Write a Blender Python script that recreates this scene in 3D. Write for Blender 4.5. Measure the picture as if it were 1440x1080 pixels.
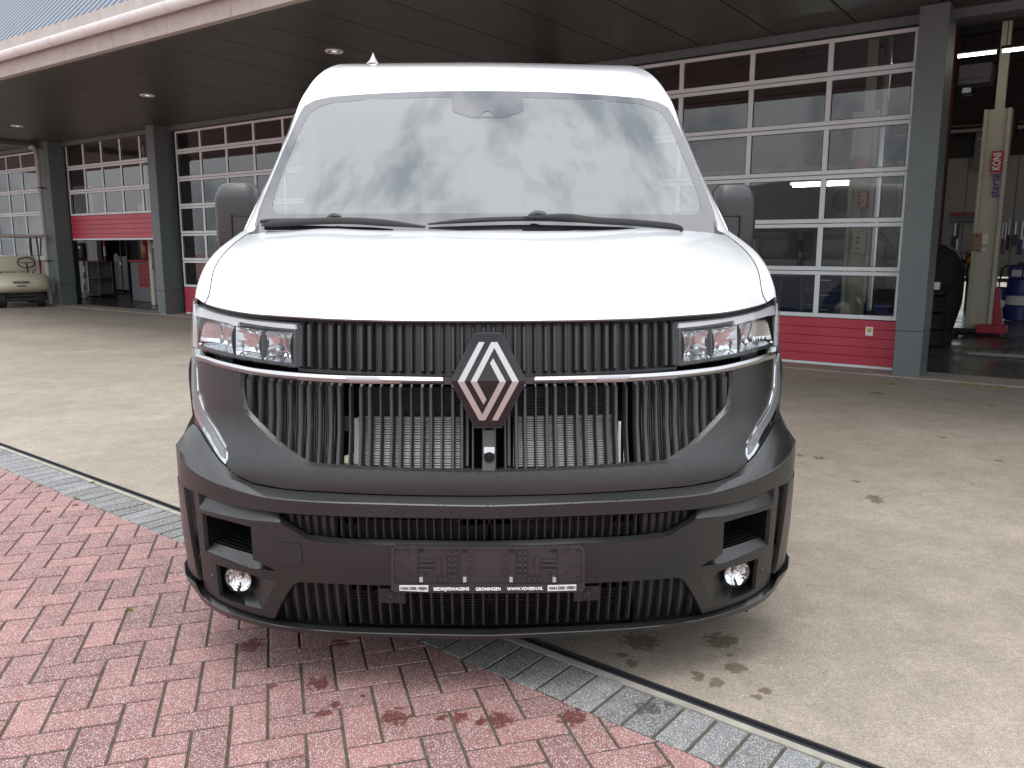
import bpy, bmesh, math, random
import numpy as np
from mathutils import Vector, Matrix
from mathutils.geometry import delaunay_2d_cdt
R = math.radians
rnd = random.Random(7)
sc = bpy.context.scene
for o in list(bpy.data.objects): bpy.data.objects.remove(o)
col = sc.collection

# ------------------------------------------------------------------ camera
FPX, HOR, CXV = 1150.0, 347.0, 686.5        # focal length, horizon and van axis in photo pixels (1440 x 1080)
CAM = np.array([0.0, -2.36, 1.40])
PITCH = math.atan((540 - HOR) / FPX); YAW = math.atan((720 - CXV) / (FPX / math.cos(PITCH)))
cd = bpy.data.cameras.new('camera'); co = bpy.data.objects.new('camera', cd); col.objects.link(co)
cd.sensor_width = 36; cd.lens = FPX / 1440 * 36; cd.clip_start = .05; cd.clip_end = 2000
co.location = CAM; co.rotation_euler = (math.pi/2 - PITCH, 0, -YAW)
sc.camera = co

# ------------------------------------------------------------------ sky, sun, exposure
SUN_EL, SUN_AZ = R(70), R(200)              # azimuth clockwise from +Y
wd = bpy.data.worlds.new('World'); sc.world = wd; wd.use_nodes = True
nt = wd.node_tree; nt.nodes.clear()
def N(t, k, **kw):
    n = t.nodes.new(k)
    for a, b in kw.items():
        if a[0] == 'i' and a[1:].isdigit(): n.inputs[int(a[1:])].default_value = b
        else: setattr(n, a, b)
    return n
sky = N(nt, 'ShaderNodeTexSky', sky_type='NISHITA', sun_disc=False, sun_elevation=SUN_EL, sun_rotation=SUN_AZ, air_density=1.2, dust_density=3.0)
tc = N(nt, 'ShaderNodeTexCoord')
cl = N(nt, 'ShaderNodeTexNoise', noise_dimensions='3D'); cl.inputs['Scale'].default_value = 4.6; cl.inputs['Detail'].default_value = 7; cl.inputs['Roughness'].default_value = .58
mp = N(nt, 'ShaderNodeMapping'); mp.inputs['Scale'].default_value = (1, 2.4, 1.6); mp.inputs['Location'].default_value = (3.3, 1.7, .4)
nt.links.new(tc.outputs['Generated'], mp.inputs[0]); nt.links.new(mp.outputs[0], cl.inputs['Vector'])
cr = N(nt, 'ShaderNodeValToRGB'); cr.color_ramp.elements[0].position = .34; cr.color_ramp.elements[0].color = (8.2, 9.2, 10.0, 1)
cr.color_ramp.elements[1].position = .52; cr.color_ramp.elements[1].color = (17.5, 18, 18.8, 1)
nt.links.new(cl.outputs['Fac'], cr.inputs[0])
mx = N(nt, 'ShaderNodeMix', data_type='RGBA'); mx.inputs[0].default_value = .93       # an overcast deck in front of the clear sky
nt.links.new(sky.outputs[0], mx.inputs[6]); nt.links.new(cr.outputs[0], mx.inputs[7])
# overcast skies are brighter overhead than at the horizon
sep = N(nt, 'ShaderNodeSeparateXYZ'); nt.links.new(tc.outputs['Generated'], sep.inputs[0])
zr = N(nt, 'ShaderNodeMapRange', i1=0.0, i2=1.0, i3=.62, i4=1.42); nt.links.new(sep.outputs[2], zr.inputs[0])
mz = N(nt, 'ShaderNodeVectorMath', operation='SCALE'); nt.links.new(mx.outputs[2], mz.inputs[0]); nt.links.new(zr.outputs[0], mz.inputs['Scale'])
bg = N(nt, 'ShaderNodeBackground'); bg.inputs[1].default_value = .1
nt.links.new(mz.outputs[0], bg.inputs[0])
nt.links.new(bg.outputs[0], N(nt, 'ShaderNodeOutputWorld').inputs[0])
sl = bpy.data.lights.new('sun', 'SUN'); sl.energy = 1.0; sl.angle = R(25); sl.color = (1, .97, .92)
so = bpy.data.objects.new('sun', sl); col.objects.link(so)
sdir = Vector((math.sin(SUN_AZ)*math.cos(SUN_EL), math.cos(SUN_AZ)*math.cos(SUN_EL), math.sin(SUN_EL)))
so.rotation_euler = sdir.to_track_quat('Z', 'Y').to_euler(); so.location = (-4, -6, 9)
vs = sc.view_settings
vs.view_transform = 'Standard'; vs.look = 'None'; vs.gamma = 1; vs.use_curve_mapping = False; vs.exposure = 0.30
sc.render.engine = 'CYCLES'; sc.cycles.max_bounces = 8; sc.cycles.transparent_max_bounces = 16

# ------------------------------------------------------------------ photo pixel -> direction
_fw = np.array([math.sin(YAW)*math.cos(PITCH), math.cos(YAW)*math.cos(PITCH), -math.sin(PITCH)])
_rt = np.array([math.cos(YAW), -math.sin(YAW), 0]); _up = np.cross(_rt, _fw)
def ray(x, y): return _fw*FPX + _rt*(x-720) + _up*(540-y)
def PG(x, y, z=0.0):
    d = ray(x, y); return CAM + d*(z-CAM[2])/d[2]
def PY(x, y, yy):
    d = ray(x, y); return CAM + d*(yy-CAM[1])/d[1]

# ------------------------------------------------------------------ materials
MATS = {}
def lk(t, a, b): t.links.new(a, b)
def mat(name, colr, rough=.5, metal=0, noise=0, nscale=20, bump=0, bscale=200, spec=.5, coat=0, rough_var=0, rand=0):
    m = bpy.data.materials.new(name); m.use_nodes = True; t = m.node_tree; b = t.nodes['Principled BSDF']
    b.inputs['Base Color'].default_value = (*colr, 1); b.inputs['Roughness'].default_value = rough
    b.inputs['Metallic'].default_value = metal; b.inputs['Specular IOR Level'].default_value = spec
    if coat: b.inputs['Coat Weight'].default_value = coat; b.inputs['Coat Roughness'].default_value = .03
    tc = N(t, 'ShaderNodeTexCoord')
    if noise or rand:
        hs = N(t, 'ShaderNodeHueSaturation'); hs.inputs['Color'].default_value = (*colr, 1)
        val = None
        if noise:
            nz = N(t, 'ShaderNodeTexNoise'); nz.inputs['Scale'].default_value = nscale; nz.inputs['Detail'].default_value = 6
            lk(t, tc.outputs['Object'], nz.inputs['Vector'])
            mr = N(t, 'ShaderNodeMapRange', i1=.3, i2=.7, i3=1-noise, i4=1+noise); lk(t, nz.outputs['Fac'], mr.inputs[0]); val = mr.outputs[0]
            if rough_var:
                mr2 = N(t, 'ShaderNodeMapRange', i1=.3, i2=.7, i3=max(0, rough-rough_var), i4=min(1, rough+rough_var)); lk(t, nz.outputs['Fac'], mr2.inputs[0]); lk(t, mr2.outputs[0], b.inputs['Roughness'])
        if rand:
            oi = N(t, 'ShaderNodeObjectInfo'); mr = N(t, 'ShaderNodeMapRange', i1=0, i2=1, i3=1-rand, i4=1+rand); lk(t, oi.outputs['Random'], mr.inputs[0])
            if val is None: val = mr.outputs[0]
            else:
                mu = N(t, 'ShaderNodeMath', operation='MULTIPLY'); lk(t, val, mu.inputs[0]); lk(t, mr.outputs[0], mu.inputs[1]); val = mu.outputs[0]
        lk(t, val, hs.inputs['Value']); lk(t, hs.outputs[0], b.inputs['Base Color'])
    if bump:
        nb = N(t, 'ShaderNodeTexNoise'); nb.inputs['Scale'].default_value = bscale; nb.inputs['Detail'].default_value = 3
        lk(t, tc.outputs['Object'], nb.inputs['Vector'])
        bp = N(t, 'ShaderNodeBump'); bp.inputs['Strength'].default_value = bump; bp.inputs['Distance'].default_value = .002
        lk(t, nb.outputs['Fac'], bp.inputs['Height']); lk(t, bp.outputs[0], b.inputs['Normal'])
    MATS[name] = m; return m
def glass(name, tint=(.9, .95, .93), ior=1.5, haze=0, hazecol=(.8, .82, .85), rough=0.0):
    m = bpy.data.materials.new(name); m.use_nodes = True; t = m.node_tree; t.nodes.clear()
    tr = N(t, 'ShaderNodeBsdfTransparent'); tr.inputs[0].default_value = (*tint, 1)
    gl = N(t, 'ShaderNodeBsdfGlossy'); gl.inputs['Roughness'].default_value = rough; gl.inputs['Color'].default_value = (1, 1, 1, 1)
    fr = N(t, 'ShaderNodeFresnel'); fr.inputs[0].default_value = ior
    geo = N(t, 'ShaderNodeNewGeometry'); inv = N(t, 'ShaderNodeMath', operation='SUBTRACT', i0=1.0); lk(t, geo.outputs['Backfacing'], inv.inputs[1])
    base = tr.outputs[0]
    if haze:
        df = N(t, 'ShaderNodeBsdfDiffuse'); df.inputs[0].default_value = (*hazecol, 1)
        mh = N(t, 'ShaderNodeMixShader', i0=haze); lk(t, tr.outputs[0], mh.inputs[1]); lk(t, df.outputs[0], mh.inputs[2]); base = mh.outputs[0]
    mu = N(t, 'ShaderNodeMath', operation='MULTIPLY'); lk(t, fr.outputs[0], mu.inputs[0]); lk(t, inv.outputs[0], mu.inputs[1])
    ms = N(t, 'ShaderNodeMixShader'); lk(t, mu.outputs[0], ms.inputs[0]); lk(t, base, ms.inputs[1]); lk(t, gl.outputs[0], ms.inputs[2])
    lk(t, ms.outputs[0], N(t, 'ShaderNodeOutputMaterial').inputs[0])
    MATS[name] = m; return m
def emis(name, colr, st):
    m = bpy.data.materials.new(name); m.use_nodes = True; t = m.node_tree; b = t.nodes['Principled BSDF']
    b.inputs['Emission Color'].default_value = (*colr, 1); b.inputs['Emission Strength'].default_value = st; b.inputs['Base Color'].default_value = (.8, .8, .8, 1)
    MATS[name] = m; return m

mat('white_paint', (.74, .75, .77), .28, noise=.015, nscale=6, coat=1.0)
def plastic(name, colr, rough, drops=True):
    m = mat(name, colr, rough, noise=.06, nscale=5, rough_var=.06, spec=.66); t = m.node_tree; b = t.nodes['Principled BSDF']
    tc = N(t, 'ShaderNodeTexCoord')
    gr = N(t, 'ShaderNodeTexNoise'); gr.inputs['Scale'].default_value = 900; lk(t, tc.outputs['Object'], gr.inputs['Vector'])
    b1 = N(t, 'ShaderNodeBump'); b1.inputs['Strength'].default_value = .25; b1.inputs['Distance'].default_value = .0006; lk(t, gr.outputs['Fac'], b1.inputs['Height'])
    last = b1
    if drops:
        for sc_, th in ((70, .16), (150, .2)):
            vo = N(t, 'ShaderNodeTexVoronoi'); vo.inputs['Scale'].default_value = sc_; lk(t, tc.outputs['Object'], vo.inputs['Vector'])
            cs = N(t, 'ShaderNodeSeparateColor'); lk(t, vo.outputs['Color'], cs.inputs[0])
            g1 = N(t, 'ShaderNodeMath', operation='GREATER_THAN', i1=.62); lk(t, cs.outputs[0], g1.inputs[0])
            mr = N(t, 'ShaderNodeMapRange', interpolation_type='SMOOTHSTEP', i1=th, i2=th*.3, i3=0, i4=1); lk(t, vo.outputs['Distance'], mr.inputs[0])
            mu = N(t, 'ShaderNodeMath', operation='MULTIPLY'); lk(t, g1.outputs[0], mu.inputs[0]); lk(t, mr.outputs[0], mu.inputs[1])
            b2 = N(t, 'ShaderNodeBump'); b2.inputs['Strength'].default_value = .9; b2.inputs['Distance'].default_value = .004
            lk(t, mu.outputs[0], b2.inputs['Height']); lk(t, last.outputs[0], b2.inputs['Normal']); last = b2
    lk(t, last.outputs[0], b.inputs['Normal']); return m
plastic('bumper_plastic', (.0135, .0135, .014), .32)
plastic('holder_plastic', (.030, .027, .031), .36, False)
mat('gap_shade', (.003, .003, .003), .9, spec=.1)  # near-black that paints the deep shade of nose gaps and vent pockets
plastic('slat_plastic', (.017, .0165, .017), .33, False)
plastic('mirror_plastic', (.016, .0155, .017), .40)
mat('black', (.008, .008, .009), .45)
mat('black_gloss', (.006, .006, .007), .06)
mat('frit', (.020, .016, .024), .03).node_tree.nodes['Principled BSDF'].inputs['IOR'].default_value = 2.05
mat('rubber', (.012, .012, .012), .7, noise=.2, nscale=30)
mat('chrome', (.40, .40, .41), .27, 1)
mat('dark_chrome', (.50, .51, .53), .07, 1)
mat('blade_grey', (.14, .145, .155), .18)
mat('satin', (.50, .49, .48), .30, 1)
mat('mirror_chrome', (.66, .67, .68), .06, 1)
mat('light_trim', (.42, .43, .45), .3)
mat('alu_fin', (.26, .265, .255), .45, .3)
mat('dark_metal', (.05, .05, .055), .45, .6)
mat('seat_cloth', (.035, .036, .04), .85, noise=.15, nscale=60)
mat('dash', (.03, .031, .034), .6)
mat('label_white', (.78, .78, .78), .6)
mat('letter_white', (.85, .85, .85), .6)
mat('letter_dark', (.05, .05, .06), .6)
mat('letter_blue', (.05, .06, .25), .5)
mat('letter_red', (.45, .03, .04), .5)
mat('lamp_red', (.35, .01, .01), .2)
glass('clear_lens', (.97, .98, .98), 1.45)
glass('windscreen_glass', (.80, .86, .85), 2.2, haze=.045, hazecol=(.66, .78, .80))
glass('side_glass', (.55, .6, .6), 1.5)
glass('door_glass', (.86, .88, .87), 1.8)
mat('alu_white', (.71, .745, .76), .45, noise=.05, nscale=3, rand=.03)
mat('red_panel', (.48, .055, .085), .42, noise=.07, nscale=2.5, rough_var=.08)
mat('col_grey', (.125, .150, .152), .5, noise=.06, nscale=3)
mat('soffit', (.055, .056, .050), .38, noise=.06, nscale=1.5, rand=.05)
mat('trim_beige', (.40, .36, .33), .7, noise=.1, nscale=8)
mat('gutter_white', (.80, .81, .81), .4, noise=.05)
mat('pipe_grey', (.42, .41, .40), .5, noise=.12, nscale=4)
mat('roof_sheet', (.15, .175, .215), .45)
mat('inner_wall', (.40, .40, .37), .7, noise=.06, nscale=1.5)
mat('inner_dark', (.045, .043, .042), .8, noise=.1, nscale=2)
mat('steel_red', (.10, .018, .016), .5)
mat('cream_steel', (.52, .50, .40), .45, noise=.06, nscale=4)
mat('red_steel', (.40, .03, .045), .45)
mat('blue_steel', (.035, .04, .20), .4)
mat('blue_cab', (.03, .05, .16), .45)
mat('grey_steel', (.22, .23, .24), .5)
mat('tarp', (.010, .010, .011), .75, noise=.2)
mat('orange', (.55, .24, .03), .5)
mat('yellow', (.6, .42, .05), .5)
mat('wood', (.30, .21, .12), .6, noise=.2, nscale=20)
mat('cream', (.62, .58, .44), .4)
mat('duct', (.55, .56, .58), .28, 1)
mat('dark_paint', (.04, .042, .05), .25, coat=.6)
mat('moss', (.16, .17, .03), .9)
emis('tube', (1, 1, .92), 9)
emis('lamp_dim', (1, .95, .9), .5)

# ------------------------------------------------------------------ mesh helpers
def tag(o, label=None, cat=None, group=None, kind=None):
    if label: o['label'] = label
    if cat: o['category'] = cat
    if group: o['group'] = group
    if kind: o['kind'] = kind
    return o
def link(name, me, m, parent=None, smooth=0, loc=None, rz=None):
    if m: me.materials.append(MATS[m])
    if smooth:
        for p in me.polygons: p.use_smooth = True
        me.set_sharp_from_angle(angle=R(smooth))
    o = bpy.data.objects.new(name, me); col.objects.link(o); o.parent = parent
    if loc is not None: o.location = loc
    if rz is not None: o.rotation_euler = (0, 0, rz)
    return o
def empty(name, loc=(0, 0, 0), rz=0, parent=None):
    o = bpy.data.objects.new(name, None); col.objects.link(o); o.location = loc; o.rotation_euler = (0, 0, rz); o.empty_display_size = .1; o.parent = parent
    return o
class MB:
    def __init__(s): s.v = []; s.f = []
    def add(s, vs, fs):
        k = len(s.v); s.v += [tuple(float(c) for c in p) for p in vs]; s.f += [tuple(i+k for i in f) for f in fs]; return s
    def box(s, x0, x1, y0, y1, z0, z1, M=None):
        v = [(x, y, z) for z in (z0, z1) for y in (y0, y1) for x in (x0, x1)]
        if M is not None: v = [M @ Vector(p) for p in v]
        return s.add(v, [(0, 2, 3, 1), (4, 5, 7, 6), (0, 1, 5, 4), (2, 6, 7, 3), (0, 4, 6, 2), (1, 3, 7, 5)])
    def tube(s, pts, r, n=8, cap=True, sx=1.0):
        pts = [Vector(p) for p in pts]; rs = r if isinstance(r, (list, tuple)) else [r]*len(pts)
        rings = []; up0 = None
        for i, p in enumerate(pts):
            t = (pts[min(i+1, len(pts)-1)] - pts[max(i-1, 0)]).normalized()
            a = Vector((0, 0, 1)) if abs(t.z) < .95 else Vector((1, 0, 0))
            if up0 is not None: a = up0
            b = t.cross(a).normalized(); c = b.cross(t).normalized(); up0 = c
            rings.append([p + (b*math.cos(q)*sx + c*math.sin(q))*rs[i] for q in [2*math.pi*j/n for j in range(n)]])
        v = [q for rg in rings for q in rg]
        f = [(i*n+j, i*n+(j+1) % n, (i+1)*n+(j+1) % n, (i+1)*n+j) for i in range(len(pts)-1) for j in range(n)]
        if cap: f += [tuple(range(n-1, -1, -1)), tuple((len(pts)-1)*n+j for j in range(n))]
        return s.add(v, f)
    def lathe(s, prof, n=20, M=None, a0=0, a1=2*math.pi):
        full = abs(a1-a0-2*math.pi) < 1e-6; m = n if full else n+1
        v = [(r*math.cos(a0+(a1-a0)*j/n), r*math.sin(a0+(a1-a0)*j/n), z) for r, z in prof for j in range(m)]
        if M is not None: v = [M @ Vector(p) for p in v]
        f = [(i*m+j, i*m+(j+1) % m, (i+1)*m+(j+1) % m, (i+1)*m+j) for i in range(len(prof)-1) for j in range(n)]
        return s.add(v, f)
    def prism(s, poly, h0, h1, M=None):
        n = len(poly); v = [(x, y, h0) for x, y in poly] + [(x, y, h1) for x, y in poly]
        if M is not None: v = [M @ Vector(p) for p in v]
        return s.add(v, [tuple(range(n-1, -1, -1)), tuple(range(n, 2*n))] + [(i, (i+1) % n, n+(i+1) % n, n+i) for i in range(n)])
    def grid(s, g, close=False):
        h, w = len(g), len(g[0]); v = [p for r in g for p in r]
        return s.add(v, [(i*w+j, i*w+(j+1) % w, (i+1)*w+(j+1) % w, (i+1)*w+j) for i in range(h-1) for j in range(w if close else w-1)])
    def build(s, name, m, parent=None, smooth=0, bevel=0, seg=1, loc=None, rz=None, fix=True):
        me = bpy.data.meshes.new(name); bm = bmesh.new()
        vs = [bm.verts.new(p) for p in s.v]
        for f in s.f:
            try: bm.faces.new([vs[i] for i in f])
            except ValueError: pass
        if fix: bmesh.ops.recalc_face_normals(bm, faces=bm.faces)
        if bevel:
            es = [e for e in bm.edges if len(e.link_faces) == 2 and e.calc_face_angle(0) > R(35)]
            bmesh.ops.bevel(bm, geom=es, offset=bevel, segments=seg, affect='EDGES', profile=.5, clamp_overlap=True)
        bm.to_mesh(me); bm.free()
        return link(name, me, m, parent, smooth, loc, rz)
def rotm(axis, ang, loc=(0, 0, 0)): return Matrix.Translation(loc) @ Matrix.Rotation(ang, 4, axis)
def copy_tree(o, parent=None):
    c = o.copy(); col.objects.link(c); c.parent = parent
    for ch in [x for x in o.children]: copy_tree(ch, c)
    return c
def text_mesh(name, s, size, m, parent, M, width=None, extrude=.0006, bold=0):
    cu = bpy.data.curves.new(name, 'FONT'); cu.body = s; cu.size = size; cu.align_x = 'CENTER'; cu.align_y = 'CENTER'; cu.extrude = extrude; cu.offset = bold
    to = bpy.data.objects.new(name, cu); col.objects.link(to); bpy.context.view_layer.update()
    me = bpy.data.meshes.new_from_object(to.evaluated_get(bpy.context.evaluated_depsgraph_get())); bpy.data.objects.remove(to)
    xs = [v.co.x for v in me.vertices]; w = max(xs)-min(xs)
    k = width/w if width else 1
    me.transform(M @ Matrix.Diagonal((k, 1, 1, 1))); me.materials.clear()
    return link(name, me, m, parent)
# ================================================================== ground
KP = np.array([(-3.51, 3.46), (-2.44, 2.57), (-1.66, 1.93), (.225, .300), (.564, .018), (.86, -.185)])
KC = np.polyfit(KP[:, 0], KP[:, 1], 2)
def kerb_y(x):
    lo, hi = -5.0, 1.6
    xc = min(max(x, lo), hi); y = np.polyval(KC, xc); sl_ = 2*KC[0]*xc + KC[1]
    return y + sl_*(x-xc), sl_
def kerb(x, off):                       # point on the kerb line moved 'off' metres towards the brick paving
    y, s = kerb_y(x); l = math.hypot(1, s); return np.array([x + s/l*off, y - off/l])
XS = [-150, -60, -20, -9] + [-6 + .25*i for i in range(41)] + [6, 9, 20, 60, 150]

def ground_mat():
    m = mat('concrete', (.36, .335, .295), .78); t = m.node_tree; b = t.nodes['Principled BSDF']
    tc = N(t, 'ShaderNodeTexCoord'); P = tc.outputs['Object']
    def noise(sc_, det=5, ro=.55):
        n = N(t, 'ShaderNodeTexNoise'); n.inputs['Scale'].default_value = sc_; n.inputs['Detail'].default_value = det; n.inputs['Roughness'].default_value = ro; lk(t, P, n.inputs['Vector']); return n.outputs['Fac']
    def ramp(v, p0, c0, p1, c1):
        r = N(t, 'ShaderNodeValToRGB'); e = r.color_ramp.elements; e[0].position = p0; e[0].color = (*c0, 1); e[1].position = p1; e[1].color = (*c1, 1); lk(t, v, r.inputs[0]); return r.outputs[0]
    def mul(a, c_): 
        q = N(t, 'ShaderNodeMix', data_type='RGBA', blend_type='MULTIPLY'); q.inputs[0].default_value = 1; lk(t, a, q.inputs[6]); lk(t, c_, q.inputs[7]); return q.outputs[2]
    c = ramp(noise(.45, 5), .3, (.305, .270, .228), .7, (.410, .368, .316))
    c = mul(c, ramp(noise(4.5, 8, .65), .3, (.82, .81, .80), .7, (1.09, 1.09, 1.09)))
    c = mul(c, ramp(noise(260, 2), .36, (.74, .72, .70), .64, (1.18, 1.18, 1.18)))
    c = mul(c, ramp(noise(22, 6, .7), .34, (.86, .85, .84), .66, (1.07, 1.07, 1.07)))
    c = mul(c, ramp(noise(70, 3, .6), .36, (.86, .85, .84), .64, (1.09, 1.09, 1.09)))
    c = mul(c, ramp(noise(130, 2, .6), .34, (.84, .82, .80), .66, (1.14, 1.14, 1.14)))
    c = mul(c, ramp(noise(420, 1), .3, (.82, .80, .78), .7, (1.12, 1.12, 1.12)))
    mpg = N(t, 'ShaderNodeMapping'); mpg.inputs['Rotation'].default_value = (0, 0, R(-52)); mpg.inputs['Scale'].default_value = (.5, 1.6, 1); lk(t, P, mpg.inputs[0])
    ns = N(t, 'ShaderNodeTexNoise'); ns.inputs['Scale'].default_value = 1.0; ns.inputs['Detail'].default_value = 6; lk(t, mpg.outputs[0], ns.inputs['Vector'])
    c = mul(c, ramp(ns.outputs['Fac'], .35, (.96, .955, .95), .6, (1.02, 1.02, 1.02)))
    # oil and water drips where they lie on the slab: centre, radius, from the photograph
    warp = N(t, 'ShaderNodeTexNoise'); warp.inputs['Scale'].default_value = 38; warp.inputs['Detail'].default_value = 5; lk(t, P, warp.inputs['Vector'])
    spots = [(902, 902, .065), (1012, 900, .055), (1030, 899, .022), (875, 921, .02), (888, 933, .026), (1034, 939, .033), (981, 948, .022), (1008, 960, .028), (980, 954, .018), (1064, 980, .020), (1077, 972, .018), (1026, 921, .012),
             (1230, 700, .045), (1234, 705, .04), (1204, 677, .03), (1152, 644, .04), (1125, 640, .03), (1325, 615, .03), (1396, 571, .03), (1405, 648, .025), (1233, 553, .07)]
    acc = None
    for (px, py, r_) in spots:
        q = PG(px, py); d = N(t, 'ShaderNodeVectorMath', operation='DISTANCE'); lk(t, P, d.inputs[0]); d.inputs[1].default_value = (q[0], q[1], 0)
        k = N(t, 'ShaderNodeMath', operation='DIVIDE', i1=r_); lk(t, d.outputs['Value'], k.inputs[0])
        if acc is None: acc = k.outputs[0]
        else:
            mn = N(t, 'ShaderNodeMath', operation='MINIMUM'); lk(t, acc, mn.inputs[0]); lk(t, k.outputs[0], mn.inputs[1]); acc = mn.outputs[0]
    wz = N(t, 'ShaderNodeMapRange', i1=.25, i2=.75, i3=-.75, i4=.75); lk(t, warp.outputs['Fac'], wz.inputs[0])
    ad = N(t, 'ShaderNodeMath', operation='ADD'); lk(t, acc, ad.inputs[0]); lk(t, wz.outputs[0], ad.inputs[1])
    ms = N(t, 'ShaderNodeMapRange', i1=.8, i2=1.12, i3=.72, i4=0); lk(t, ad.outputs[0], ms.inputs[0])
    mxs = N(t, 'ShaderNodeMix', data_type='RGBA'); lk(t, ms.outputs[0], mxs.inputs[0]); lk(t, c, mxs.inputs[6]); mxs.inputs[7].default_value = (.085, .058, .035, 1)
    # hairline cracks
    vo = N(t, 'ShaderNodeTexVoronoi', feature='DISTANCE_TO_EDGE'); vo.inputs['Scale'].default_value = .42
    wv = N(t, 'ShaderNodeMix', data_type='VECTOR'); nv = N(t, 'ShaderNodeTexNoise'); nv.inputs['Scale'].default_value = 3; nv.inputs['Detail'].default_value = 6; lk(t, P, nv.inputs['Vector'])
    wv.inputs[0].default_value = .25; lk(t, P, wv.inputs[4]); lk(t, nv.outputs['Color'], wv.inputs[5]); lk(t, wv.outputs[1], vo.inputs['Vector'])
    mc = N(t, 'ShaderNodeMapRange', i1=0, i2=.0035, i3=.45, i4=0); lk(t, vo.outputs['Distance'], mc.inputs[0])
    gate = N(t, 'ShaderNodeMapRange', i1=.52, i2=.6, i3=0, i4=1); lk(t, noise(.8, 2), gate.inputs[0])
    mg = N(t, 'ShaderNodeMath', operation='MULTIPLY'); lk(t, mc.outputs[0], mg.inputs[0]); lk(t, gate.outputs[0], mg.inputs[1])
    mx2 = N(t, 'ShaderNodeMix', data_type='RGBA'); lk(t, mg.outputs[0], mx2.inputs[0]); lk(t, mxs.outputs[2], mx2.inputs[6]); mx2.inputs[7].default_value = (.14, .115, .09, 1)
    lk(t, mx2.outputs[2], b.inputs['Base Color'])
    rr = N(t, 'ShaderNodeMapRange', i1=.3, i2=.7, i3=.62, i4=.85); lk(t, noise(1.1, 4), rr.inputs[0]); lk(t, rr.outputs[0], b.inputs['Roughness'])
    bp = N(t, 'ShaderNodeBump'); bp.inputs['Strength'].default_value = .25; bp.inputs['Distance'].default_value = .002; lk(t, noise(260, 3), bp.inputs['Height']); lk(t, bp.outputs[0], b.inputs['Normal'])
ground_mat()

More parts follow.
